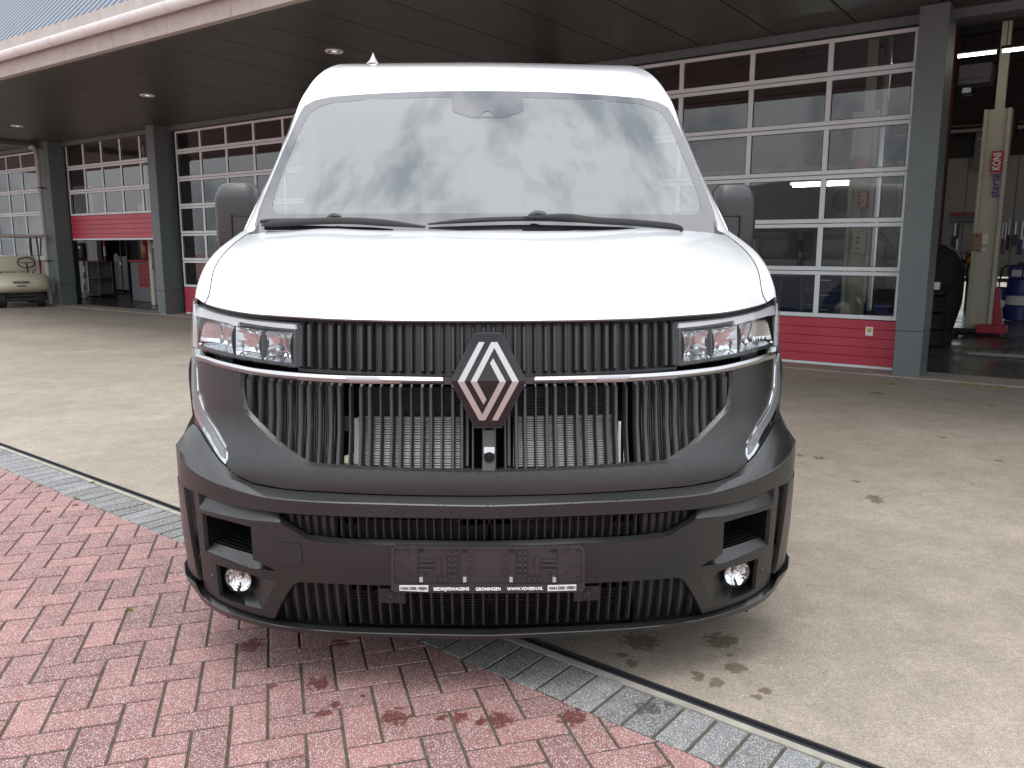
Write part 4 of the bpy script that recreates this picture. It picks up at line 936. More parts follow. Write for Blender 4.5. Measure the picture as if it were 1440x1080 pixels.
# ------------------------------------------------------------------ hood and wings
lead_px = [(CX, 451), (560, 450.5), (470, 448.3), (430, 446), (390, 443.5), (350, 440.3), (312, 433.5), (288, 426.5), (274.5, 419)]
lead = [PS(x, y, .012) for x, y in lead_px]
sh_px = [(274.5, 419, lead[-1].y), (277.5, 403, .50), (287.5, 375, .66), (305, 352, .86), (330, 332.5, 1.08), (349, 320, 1.22)]
sh = [Vector(PY(*q)) for q in sh_px]
zc0 = lead[0].z; tt = [0, .05, .16, .36, .62, 1.0]; zcs = [zc0, zc0+.045, zc0+.095, zc0+.165, zc0+.228, 1.462]
ctrl = []
for k, t in enumerate(tt):
    r = []
    for i, p in enumerate(lead[:-1]):
        fx = abs(p.x)/abs(lead[-1].x); x = fx*abs(sh[k].x); yl = p.y; yr = .855 + .20*x*x if fx < .93 else 1.1
        y = yl + (yr-yl)*t; zs = sh[k].z
        y = y*(1-fx**6) + sh[k].y*fx**6
        if k == 0: r.append((-abs(p.x), p.y, p.z)); continue
        dz = zcs[k] - zs; z = zs + dz*(1-fx**3.2) + (.007*math.exp(-((fx-.62)/.14)**2) if k > 1 else 0)
        zl = lead[i].z + (zcs[k]-zc0)*(1-fx**3.2) if k < 2 else z
        r.append((-x, y, z if k > 1 else .5*z+.5*zl))
    s = sh[k]; r.append(tuple(s))
    r += [(s.x-.012, s.y+.03, s.z-.05), (s.x-.018, s.y+.05, s.z-.15), (-WW-.012, max(s.y, .45)+.05, .98), (-WW-.008, max(s.y, .45)+.05, .78)]
    ctrl.append(list(reversed(r)))
full = [r + [(-p[0], p[1], p[2]) for p in reversed(r[:-1])] for r in ctrl]
g = cr_patch(full, 6, 5)
hood = MB().grid(g).build('hood', 'white_paint', van, smooth=60)
# return flange so the hood edge has thickness
e0 = [Vector(p) for p in smooth_poly(full[0], 5)]
MB().grid([[p for p in e0], [p + Vector((0, .012, -.006)) for p in e0], [p + Vector((0, .06, -.004)) for p in e0]]).build('hood_flange', 'white_paint', hood, smooth=60)
for jc in (25, len(g[0])-26):      # shut line between hood and wing
    MB().tube([Vector(r[jc]) + Vector((0, -.0004, .0004)) for r in g], .0022, 6).build('shut_line', 'black', hood, smooth=60)
# wheel-arch band and lower cladding towards the doors
# ------------------------------------------------------------------ upper body around the windscreen
we_px = [(CX, 132), (600, 133), (520, 136.5), (471, 140), (447, 145), (432, 153), (425, 165), (418, 180), (405, 210), (392.5, 240), (380, 270), (370, 296), (364, 318), (362, 346)]
ap_px = [(CX, 88, 2.25), (600, 88.3, 2.25), (520, 89.5, 2.22), (490, 90, 2.2), (471, 92, 2.16), (457, 99, 2.08), (444, 114, 1.98), (430, 138, 1.86), (408, 180, 1.72), (389, 226, 1.55), (375, 258, 1.44), (361, 288, 1.33), (348.5, 316, 1.23), (341, 331, 1.17)]
b26 = [(0, 2.45), (.25, 2.448), (.50, 2.44), (.66, 2.425), (.77, 2.39), (.845, 2.32), (.88, 2.22), (.905, 2.09), (.93, 1.95), (.955, 1.81), (.98, 1.68), (1.0, 1.56), (1.018, 1.44), (1.03, 1.36)]
we = [wsurf(*WX(*p), -.014) for p in we_px]; ap = [Vector(PY(*p)) for p in ap_px]
rows_ = []
for k in range(14):
    a, b = we[k], ap[k]; m1 = a.lerp(b, .12); m2 = a.lerp(b, .5)
    if k < 4: m1 = a.lerp(b, .13) + Vector((0, .004, -.004)); m2 = a.lerp(b, .45) + Vector((0, -.03, .045))
    elif k < 8: m1 = a.lerp(b, .12) + Vector((-.002, .002, 0)); m2 = a.lerp(b, .5) + Vector((-.014, -.02, .03))
    else: m1 = a.lerp(b, .12) + Vector((-.002, -.003, .001)); m2 = a.lerp(b, .5) + Vector((-.008, -.012, .003))
    q = b26[k]; y3 = 2.75
    b2 = Vector((-abs(b.x)-(.0 if k < 5 else .012 if k < 13 else -.004), b.y+.18, b.z+(.025 if k < 5 else .0)))
    rows_.append([tuple(a), tuple(m1), tuple(m2), tuple(b), tuple(b2), (-q[0], y3, q[1]), (-q[0]*1.003, 4.0, q[1]+.01), (-q[0]*1.0, 5.38, q[1])])
ctl = list(zip(*rows_))                                    # rows run back, columns from the roof centre to the waist
ctl = [list(reversed(r)) for r in ctl]
full = [list(r) + [(-p[0], p[1], p[2]) for p in reversed(r[:-1])] for r in ctl]
g = cr_patch(full, 5, 5)
# drop the faces inside the cab door window
win = [(1.50, 1.56), (1.98, 1.58), (2.42, 1.56), (2.42, 2.02), (2.05, 2.06), (1.83, 1.98)]
def win_in(p): return abs(p[0]) > .80 and inside((p[1], p[2]), [win])
hh, ww_ = len(g), len(g[0]); fs = []
for i in range(hh-1):
    for j in range(ww_-1):
        c = [sum(g[a][b][k] for a, b in ((i, j), (i+1, j), (i, j+1), (i+1, j+1)))/4 for k in range(3)]
        if not win_in(c): fs.append((i*ww_+j, i*ww_+j+1, (i+1)*ww_+j+1, (i+1)*ww_+j))
body = MB().add([p for r in g for p in r], fs).build('upper_body', 'white_paint', van, smooth=50)
def side_x(y, z):
    zz = [q[1] for q in b26][::-1]; xx = [q[0] for q in b26][::-1]; return float(np.interp(z, zz[:9], xx[:9])) + .012
for s in (-1, 1):
    fm = lambda u, v, o, s=s: Vector((s*(side_x(u, v)+o), u, v))
    big = [(1.40, 1.52), (1.98, 1.54), (2.50, 1.52), (2.50, 2.07), (2.06, 2.12), (1.78, 2.03)]
    w = panel('side_window', [win], 'side_glass', van, off=.004, fmap=fm, back=(-s, 0, 0), res=.06)
    panel('window_frame', [big, win], 'black', w, off=.008, thick=.03, fmap=fm, back=(-s, 0, 0), res=.06)
# roof gutters (joint lines) and antenna
q = Vector(PY(525, 87, 2.35))
MB().grid([[(q.x+r_*math.cos(a)*.8, q.y+r_*1.7*math.sin(a), q.z-.02+h) for a in [2*math.pi*k/20 for k in range(20)]] for r_, h in ((.045, 0), (.043, .008), (.036, .012), (.022, .028), (.009, .052), (.003, .066))], True).build('antenna', 'pipe_grey', van, smooth=60)
# lower sides, rear, and an added light-blocking box underneath
for s in (-1, 1):
    yy = np.linspace(1.20, 5.38, 90); zz = np.linspace(.42, 1.445, 24); G = [[(s*(1.018+.024*math.sin(math.pi*(1.445-z)/1.2)), y, z) for y in yy] for z in zz]
    f = []; 
    for i in range(23):
        for j in range(89):
            y, z = (yy[j]+yy[j+1])/2, (zz[i]+zz[i+1])/2
            if all(math.hypot(y-cy, z-.345) > .41 for cy in (.98, 4.55)): f.append((i*90+j, i*90+j+1, (i+1)*90+j+1, (i+1)*90+j))
    sd = MB().add([p for r in G for p in r], f).build('lower_side', 'white_paint', van, smooth=50)
    MB().box(s*1.036-.012, s*1.036+.012, 1.45, 4.1, .44, .72).build('side_moulding', 'bumper_plastic', sd, bevel=.008)
    for y in (1.32, 2.62, 3.85): MB().box(s*1.043-.002, s*1.043+.002, y, y+.006, .5, 1.42).build('door_gap', 'black', sd)
    dh = MB().box(s*1.046-.014, s*1.046+.014, 2.34, 2.56, 1.16, 1.20).build('door_handle', 'bumper_plastic', sd, bevel=.01, seg=2)
    for cy in (.98, 4.55):
        MB().grid([[(s*(1.03+o), cy+r_*math.cos(R(a)), .345+r_*math.sin(R(a))) for a in range(-20, 201, 10)] for r_, o in ((.40, -.06), (.40, .025), (.44, .03), (.475, .012))]).build('wheel_arch', 'bumper_plastic', van, smooth=40)
        w = MB().lathe([(.20, -.11), (.23, -.115), (.31, -.105), (.34, -.08), (.345, -.03), (.345, .03), (.34, .08), (.31, .105), (.23, .115), (.20, .11)], 40, rotm('Y', R(90), (s*.89, cy, .345))).build('wheel', 'rubber', van, smooth=40)
        MB().lathe([(.21, .09), (.20, .105), (.17, .07), (.08, .085), (.06, .11), (0, .115)], 30, rotm('Y', R(90)*s, (s*.89, cy, .345))).build('rim', 'satin', w, smooth=40)
rp = [(x, z) for x, z in b26] + [(1.03, 1.1), (1.03, .7), (1.0, .42)]; rp = rp + [(-x, z) for x, z in reversed(rp[1:])]
MB().prism(rp, -5.40, -5.376, rotm('X', R(90))).build('rear_doors', 'white_paint', van)
for s in (-1, 1): MB().box(s*.93-.06, s*.93+.06, 5.38, 5.42, .95, 1.5).build('tail_lamp', 'lamp_red', van, bevel=.01)
MB().box(-.75, .75, .35, 5.2, .26, .34).build('underbody_light_block', 'black', van)  # unseen dark box, added to block light under the van
MB().box(-.8, .8, 2.72, 2.75, .4, 2.36).build('bulkhead', 'grey_steel', van)
MB().box(-.98, .98, .6, 2.7, .50, .54).build('cab_floor', 'black', van)
MB().grid([[(x, .88, 1.02), (x, .88, 1.40)] for x in (-.9, .9)]).build('firewall', 'black', van)
# ------------------------------------------------------------------ windscreen
out_px = we_px[1:-1]; ol = [WX(x, y) for x, y in out_px]
bot = [WX(363, 334), WX(480, 338), WX(600, 336)]
def wloop(left): return left + [(-x, z) for x, z in reversed(left)]
Wl = wloop([(x*1.012, 1.7+(z-1.7)*1.012) for x, z in ol] + bot)
ws = panel('windscreen', [Wl], 'windscreen_glass', van, off=.0120, fmap=wsurf, res=.05, smooth=60)
in_px = [(600, 140.6), (520, 143.5), (469, 148), (452, 153), (440, 160), (433, 168), (427, 180), (414, 210), (401, 240), (391, 268), (385.5, 285), (385, 293), (387.5, 300), (394, 304.5), (480, 304), (600, 303.5)]
il = wloop([WX(x, y) for x, y in in_px])
panel('frit_band', [Wl, il], 'frit', ws, off=.0127, fmap=wsurf, res=.03, smooth=60)
sens = [WX(635.5, 139), WX(635.5, 158), WX(640, 161), WX(662.4, 169), WX(CX, 169)]
hole = [WX(674.5, 166.5), WX(684, 160), WX(CX, 160)]
sl_ = sens + [(-x, z) for x, z in reversed(sens[:-1])]; hl = [WX(674, 166.5), WX(683, 160)]; hl = hl + [(-x, z) for x, z in reversed(hl)]
panel('sensor_cover', [sl_, hl], 'frit', ws, off=.0131, fmap=wsurf, res=.02)
for s in (-1, 1):          # corner fillers of the scuttle
    q = [WX(366, 313), WX(364.5, 320), WX(360, 327), WX(352, 333), WX(365, 334)]
    panel('scuttle_corner', [[(-s*x, z) for x, z in q]], 'mirror_plastic', ws, off=.014, thick=.02, fmap=wsurf)
def wbar(name, pts, w, h, m, parent, o0=.024):
    P = [wsurf(*WX(x, y), o0+o) for x, y, o in pts]; P = [Vector(p) for p in smooth_poly([tuple(p) for p in P], 5)]
    mb = MB(); R_ = []
    for i, p in enumerate(P):
        t = (P[min(i+1, len(P)-1)]-P[max(i-1, 0)]).normalized(); n = Vector((0, -1, 1.05)).normalized(); b = t.cross(n).normalized(); n = b.cross(t).normalized()
        k = min(1, .35 + 3*min(i, len(P)-1-i)/len(P)); R_.append([tuple(p + b*w*a*k + n*h*c*k) for a, c in ((-1, -1), (1, -1), (1, .4), (.4, 1), (-.4, 1), (-1, .4))])
    mb.grid(R_, True).add(R_[0], [tuple(range(6))]).add(R_[-1], [tuple(range(6))])
    return mb.build(name, m, parent, smooth=40)
w1 = wbar('wiper', [(372, 320, 0), (380, 319, .01), (460, 319, .012), (520, 321, .01), (553, 324, 0)], .009, .006, 'rubber', van)
wbar('wiper_arm', [(374, 325, .01), (400, 325, .022), (480, 324, .03), (540, 327, .03), (600, 331, .02)], .013, .009, 'rubber', w1)
wbar('wiper_clip', [(465, 318, .02), (475, 316, .026), (485, 318.5, .03)], .010, .008, 'mirror_plastic', w1)
w2 = wbar('wiper', [(603, 321.5, 0), (660, 319, .01), (740, 317, .012), (820, 319, .01), (893, 322.5, 0)], .009, .006, 'rubber', van)
wbar('wiper_arm', [(735, 318, .022), (790, 319, .03), (830, 325, .035), (890, 327, .03), (945, 330, .02), (955, 334, .01)], .013, .009, 'rubber', w2)
wbar('wiper_clip', [(742, 315, .02), (755, 313, .026), (768, 318, .03)], .011, .009, 'mirror_plastic', w2)
# ------------------------------------------------------------------ cab interior
db = [[(x, y+.10*(x/.9)**2, z) for x in np.linspace(-.88, .88, 19)] for y, z in ((.95, 1.34), (1.10, 1.42), (1.28, 1.44), (1.42, 1.40), (1.48, 1.25), (1.46, .95))]
MB().grid(db).build('dashboard', 'dash', van, smooth=50)
sx = .48
sw = MB().tube([(sx+.19*math.cos(a), 1.56+.06*math.sin(a), 1.36+.17*math.sin(a)) for a in [2*math.pi*k/28 for k in range(29)]], .016, 8).tube([(sx-.17, 1.56, 1.36), (sx+.17, 1.56, 1.36)], .02, 6).tube([(sx, 1.56, 1.36), (sx, 1.35, 1.25)], .03, 8).build('steering_wheel', 'black', van, smooth=60)
MB().box(sx-.16, sx+.16, 1.30, 1.46, 1.42, 1.52).build('instrument_hood', 'dash', van, bevel=.04, seg=3, smooth=50)
for x in (.52, -.25, -.68):
    st_ = MB().box(x-.22, x+.22, 1.75, 2.25, .85, 1.0).build('seat', 'seat_cloth', van, bevel=.05, seg=3, smooth=50)
    MB().box(x-.22, x+.22, 2.22, 2.36, .95, 1.62, rotm('X', R(0))).build('seat_back', 'seat_cloth', st_, bevel=.06, seg=3, smooth=50)
    MB().box(x-.13, x+.13, 2.26, 2.36, 1.66, 1.86).build('headrest', 'seat_cloth', st_, bevel=.04, seg=3, smooth=50)
MB().box(-.76, .76, 1.75, 2.7, 2.10, 2.13).build('headliner', 'light_trim', van)
for s in (-1, 1): MB().grid([[(s*.86, 2.44, 1.2), (s*.80, 2.44, 2.1)], [(s*.88, 2.60, 1.2), (s*.82, 2.60, 2.1)]]).build('pillar_trim', 'light_trim', van)
# ------------------------------------------------------------------ mirrors
for s in (-1, 1):
    rings = []
    c = Vector(PY(332, 300, 1.36)); xo, xi = PY(302.5, 300, 1.36)[0], PY(363, 300, 1.36)[0]; zt = PY(332, 257.5, 1.36)[2]; zb = PY(310, 356, 1.36)[2]-.02
    cx = (xo+xi)/2; hw = (xi-xo)/2; cy = 1.40
    for z, k, sh_ in ((zb, .50, .02), (zb+.012, .80, .01), (zb+.04, .95, 0), (zb+.09, .99, 0), (zt-.09, 1.0, 0), (zt-.062, .985, 0), (zt-.055, .97, 0), (zt-.02, .84, .006), (zt-.004, .68, .008), (zt, .52, .008)):
        rg = []
        for j in range(40):
            a = 2*math.pi*j/40; e = .55
            rg.append((s*abs(cx+sh_*1.0+hw*k*math.copysign(abs(math.cos(a))**e, math.cos(a))), cy+.085*k*math.copysign(abs(math.sin(a))**e, math.sin(a)), z))
        rings.append(rg)
    mh = MB().grid(rings, True).add(rings[0], [tuple(range(40))]).add(rings[-1], [tuple(range(40))]).build('door_mirror', 'mirror_plastic', van, smooth=32)
    a0 = Vector(PY(325.5, 302.5, 1.31)); 
    MB().box(min(s*abs(a0.x), s*.98), max(s*abs(a0.x), s*.98), 1.308, 1.44, zb+.02, a0.z).build('mirror_arm', 'mirror_plastic', mh, bevel=.006)
    MB().box(min(s*abs(a0.x)+s*.003, s*abs(a0.x)-s*.0), max(s*abs(a0.x)+s*.003, s*abs(a0.x)), 1.306, 1.312, zb+.02, a0.z+.003).box(min(s*abs(a0.x), s*.98), max(s*abs(a0.x), s*.98), 1.306, 1.312, a0.z, a0.z+.003).build('arm_gap', 'black', mh)
    MB().box(s*abs(cx)-.075, s*abs(cx)+.075, cy+.083, cy+.088, zb+.05, zt-.05).build('mirror_glass', 'mirror_chrome', mh)
    xx = s*abs(xo); MB().box(min(xx-s*.012, xx+s*.006), max(xx-s*.012, xx+s*.006), 1.36, 1.43, zb+.03, zb+.08).build('side_lamp', 'mirror_plastic', mh, bevel=.004)
# ================================================================== nose: grille, lamps, bumper
def pairs(pts): return pts
def both(loop): return loop
nose = MB()
# added near-black sheet that paints deep shade behind every gap
core = L([(CX, 449), (416, 446), (300, 430), (274, 422)], -.11); zlo = AZ(CX, 888, -.1)[1]
cl_ = [(0, core[0][1])] + core[1:] + [(core[-1][0]-.22, core[-1][1]), (core[-1][0]-.22, .30), (-.95, .30), (0, .26)]
panel('gap_shade_sheet', [cl_[:-1] + [(0, .26)] + [(-a, z) for a, z in reversed(cl_[1:-1])]], 'gap_shade', van, off=-.125, res=.07)
# ---------------- upper fascia panel, with the lower grille opening cut out of it
g_open = [(CX, 664), (573, 662), (473, 657), (445, 655), (433, 653), (417, 645), (390, 625), (353, 588), (343, 572), (339, 550), (339, 524)]
fas = [(CX, 697), (573, 696), (473, 692), (400, 687), (353, 678), (330, 667), (318.5, 655), (319.5, 646), (318.5, 627), (303, 600), (285, 573), (277, 547), (275.5, 512), (276, 504), (307, 514), (339, 524)]
lp = L(fas) + L(list(reversed(g_open[:-1]))); full_ = lp + [(-a, z) for a, z in reversed(lp)]
lpf = [p for i, p in enumerate(full_)]
fp = panel('fascia', [lpf], 'bumper_plastic', van, off=0, thick=.05, res=.03)
# soft bevel round the opening
bev = smooth_poly([(p[0], p[1]) for p in L(list(reversed(g_open)))], 4)
loft('fascia_bevel', [[surf(a, z, .0015) for a, z in bev], [surf(a+(.004 if i < len(bev)*.55 else .002), z+.006, -.009) for i, (a, z) in enumerate(bev)]], 'bumper_plastic', fp, full=True)
# ---------------- grille
grille = empty('grille', (0, 0, 0), 0, van)
up = L([(CX, 453), (560, 452.5), (470, 451), (418.5, 449)], -.035) + L([(418, 522), (470, 526), (560, 529), (CX, 530)], -.035)
panel('upper_backing', [up + [(-a, z) for a, z in reversed(up)]], 'slat_plastic', grille, off=-.040, res=.05)
lo_ = L([(335, 524), (400, 533), (478, 539), (478, 662), (430, 660), (385, 630), (345, 590), (335, 560)], -.035)
panel('side_backing', [lo_], 'slat_plastic', grille, off=-.036, res=.05, mirror=True)
def fine_ribs(name, x0, x1, yt, yb, step, off):
    x = x0; mb = MB()
    while x < x1:
        a, z1 = AZ(x, yt(x), off); _, z0 = AZ(x, yb(x), off); w = .0016
        for s in (1, -1):
            mb.grid([[surf(s*(a-w), z, off-.003), surf(s*(a-w*.5), z, off), surf(s*(a+w*.5), z, off), surf(s*(a+w), z, off-.003)] for z in (z0, z1)])
        x += step
    return tag(mb.build(name, 'slat_plastic', grille, smooth=30), kind='stuff')
fine_ribs('fine_ribs', 421, 684, lambda x: np.interp(x, [418, 560, 690], [452, 455, 456]), lambda x: np.interp(x, [418, 560, 690], [518, 525, 526]), 3.2, -.0372)
fine_ribs('fine_ribs', 344, 474, lambda x: np.interp(x, [340, 478], [528, 540]), lambda x: np.interp(x, [344, 353, 390, 417, 433, 478], [574, 588, 625, 645, 653, 656]), 3.2, -.0335)
def slat(name, a, w, z0, z1, parent, f=-.010, dep=.017, ch=.014, m='slat_plastic'):
    sec = lambda fr, k: [(-w, fr-dep), (-w, fr-.005), (-w+.0025, fr), (w-.0025, fr), (w, fr-.005), (w, fr-dep)]
    R_ = []
    for z, d in ((z0, .012), (z0+.010, 0), (z0*.5+z1*.5, 0), (z1-ch, 0), (z1, .011)):
        R_.append([surf(a+du, z, o-(d if 0 < i < 5 else 0)) for i, (du, o) in enumerate(sec(f, 1))])
    return MB().grid(R_).add(R_[0], [tuple(range(6))]).add(R_[-1], [tuple(range(6))]).build(name, m, parent, smooth=28)
PAT = []          # slat centres in photo pixels left of the centre line, and widths
for k in range(9):
    b = 44.15*k - (.10*k*k)
    PAT += [(6.3+b, 5.9), (21.8+b, 4.0), (37.6+b, 5.9)]
gy = lambda x: float(np.interp(x, [338, 343, 353, 390, 417, 433, 473, 573, 690], [545, 570, 586, 623, 643, 651, 655, 660, 662]))
for p, w in PAT:
    x = CX-p
    if x > 418:
        a, z1 = AZ(x, np.interp(x, [418, 560, 690], [450.5, 453.5, 454.5]), 0); _, z0 = AZ(x, np.interp(x, [418, 560, 690], [520, 527, 528]), 0); aw = abs(AZ(x-w/2, 490)[0]-AZ(x+w/2, 490)[0])/2
        for s in (1, -1): slat('grille_slat', s*a, aw, z0, z1, grille)
    if x > 340:
        yt = float(np.interp(x, [340, 357, 420, 507, 690], [526, 530, 537.5, 541, 541.5])); a, z1 = AZ(x, yt, 0); _, z0 = AZ(x, gy(x), 0); a = AZ(x, .5*(yt+gy(x)), 0)[0]; aw = abs(AZ(x-w/2, 600)[0]-AZ(x+w/2, 600)[0])/2
        if z1-z0 > .03:
            for s in (1, -1): slat('grille_slat', s*a, aw, z0-.03, z1, grille)
# cooler and condenser behind the open middle of the lower grille
rad = MB()
for (xa, xb) in ((506, 652), (722, 868)):
    for k in range(21):
        y = 588 + 3.35*k; (a0, z), (a1, _) = AZ(xa, y, -.04), AZ(xb, y, -.04)
        rad.grid([[surf(a0+(a1-a0)*t, z+dz, o) for t in np.linspace(0, 1, 8)] for dz, o in ((-.0022, -.060), (-.0022, -.040), (.0016, -.040), (.0030, -.060))])
tag(rad.build('cooler_fins', 'alu_fin', grille), kind='stuff')
mesh_ = MB()
for k in range(14):
    y = 545 + 3.1*k; (a0, z), (a1, _) = AZ(505, y, -.09), AZ(870, y, -.09)
    mesh_.grid([[surf(a0+(a1-a0)*t, z+dz, -.095) for t in np.linspace(0, 1, 16)] for dz in (-.0012, .0012)])
tag(mesh_.build('condenser_fins', 'dark_metal', grille), kind='stuff')
for xa, xb, ya, yb, m in ((498, 505, 588, 655, 'alu_fin'), (483, 491, 585, 606, 'slat_plastic'), (484, 492, 641, 652, 'cream'), (869, 873, 592, 655, 'duct'), (877, 881, 585, 650, 'duct'), (655, 659, 560, 655, 'slat_plastic'), (714, 718, 560, 655, 'slat_plastic')):
    panel('cooler_tank', [L([(xa, ya), (xb, ya), (xb, yb), (xa, yb)], -.055)], m, grille, off=-.055, thick=.03, res=.05)
# camera under the emblem
cp = panel('camera_mount', [L([(680, 605), (694, 605), (696, 662), (678, 662)], -.002)], 'slat_plastic', grille, off=-.003, thick=.03, res=.03)
panel('camera_label', [L([(680.5, 629), (695.5, 629), (695.5, 637.5), (680.5, 637.5)], .002)], 'light_trim', cp, off=.002, thick=.004, res=.03)
q = PS(688, 643, .004); MB().lathe([(.0, .012), (.006, .012), (.009, .006), (.014, .006), (.016, 0)], 18, Matrix.Translation(q) @ Matrix.Rotation(R(90), 4, 'X')).build('front_camera', 'black_gloss', cp, smooth=40)
# ---------------- chrome bar
ct = [(275, 495.5), (290, 500), (307, 505.5), (330, 511), (357, 516.5), (385, 520), (417, 523), (473, 526.2), (557, 528.5), (622, 529.5)]; cb = [(275, 505.5), (290, 510.5), (307, 516.5), (330, 522.5), (357, 528), (385, 532), (420, 535.5), (507, 539.7), (570, 540.5), (624, 540.5)]
loft('chrome_bar', [row(ct, .0, 60), row([(x, y+1.2) for x, y in ct], .012, 60), row([(.5*(a[0]+b[0]), .5*(a[1]+b[1])) for a, b in zip(ct, cb)], .017, 60), row([(x, y-1.2) for x, y in cb], .012, 60), row(cb, .0, 60)], 'chrome', van, full=False, mirror=True, smooth=50)
jt, jb = [(622, 530), (CX, 531)], [(624, 540.5), (CX, 541)]
loft('bar_joint', [row(jt, -.004, 12), row(jt, .006, 12), row(jb, .006, 12), row(jb, -.004, 12)], 'slat_plastic', van, full=True)
# black strip painting in the shaded gap between hood edge and lamps / grille
hl_t = [(CX, 449.5), (560, 449), (470, 447), (430, 445), (390, 442), (350, 438.5), (312, 432), (288, 425), (276, 419)]; hl_b = [(CX, 455), (560, 454.5), (470, 453.5), (430, 451.5), (390, 449.5), (350, 446), (312, 439.5), (288, 431), (276, 425)]
loft('hood_gap_shade', [row(hl_t, -.02, 60), row(hl_b, -.02, 60)], 'black', van, full=True)
# ---------------- emblem
EZ = lambda x, y: (620 + x/4.907 - 1.6, 450 + y/4.907)
ez0 = AZ(*EZ(335, 418), .03)[1]; ezr = abs(AZ(*EZ(335, 92), .03)[1]-ez0)
def eoff(b, k=.011): return lambda a, z: b + k*(1-abs(z-ez0)/ezr)
def EL(pts): return L([EZ(*p) for p in pts], .03)
em = empty('emblem', (0, 0, 0), 0, van)
panel('emblem_rim', [EL([(240, 88), (430, 88), (600, 416), (430, 749), (240, 749), (73, 416)])], 'dark_metal', em, off=eoff(.024), thick=.03, res=.04, smooth=20)
panel('emblem_plate', [EL([(242, 97), (428, 97), (592, 418), (82, 418)])], 'black_gloss', em, off=eoff(.0265), thick=.004, res=.04, smooth=15)
panel('emblem_plate', [EL([(82, 418.5), (592, 418.5), (428, 740), (242, 740)])], 'black_gloss', em, off=eoff(.0265), thick=.004, res=.04, smooth=15)
stk = [[(270, 152), (310, 152), (172, 422), (127, 422)], [(347, 297), (368, 262), (455, 422), (412, 422)], [(127, 422.5), (172, 422.5), (294, 652), (412, 422.5), (455, 422.5), (315, 692), (273, 692)]]
for s_ in stk:
    panel('emblem_stroke', [EL(s_)], 'satin', em, off=eoff(.0295), thick=.004, res=.04, smooth=15)
    panel('emblem_stroke', [EL([(670-x, 844-y) for x, y in s_])], 'satin', em, off=eoff(.0295), thick=.004, res=.04, smooth=15)
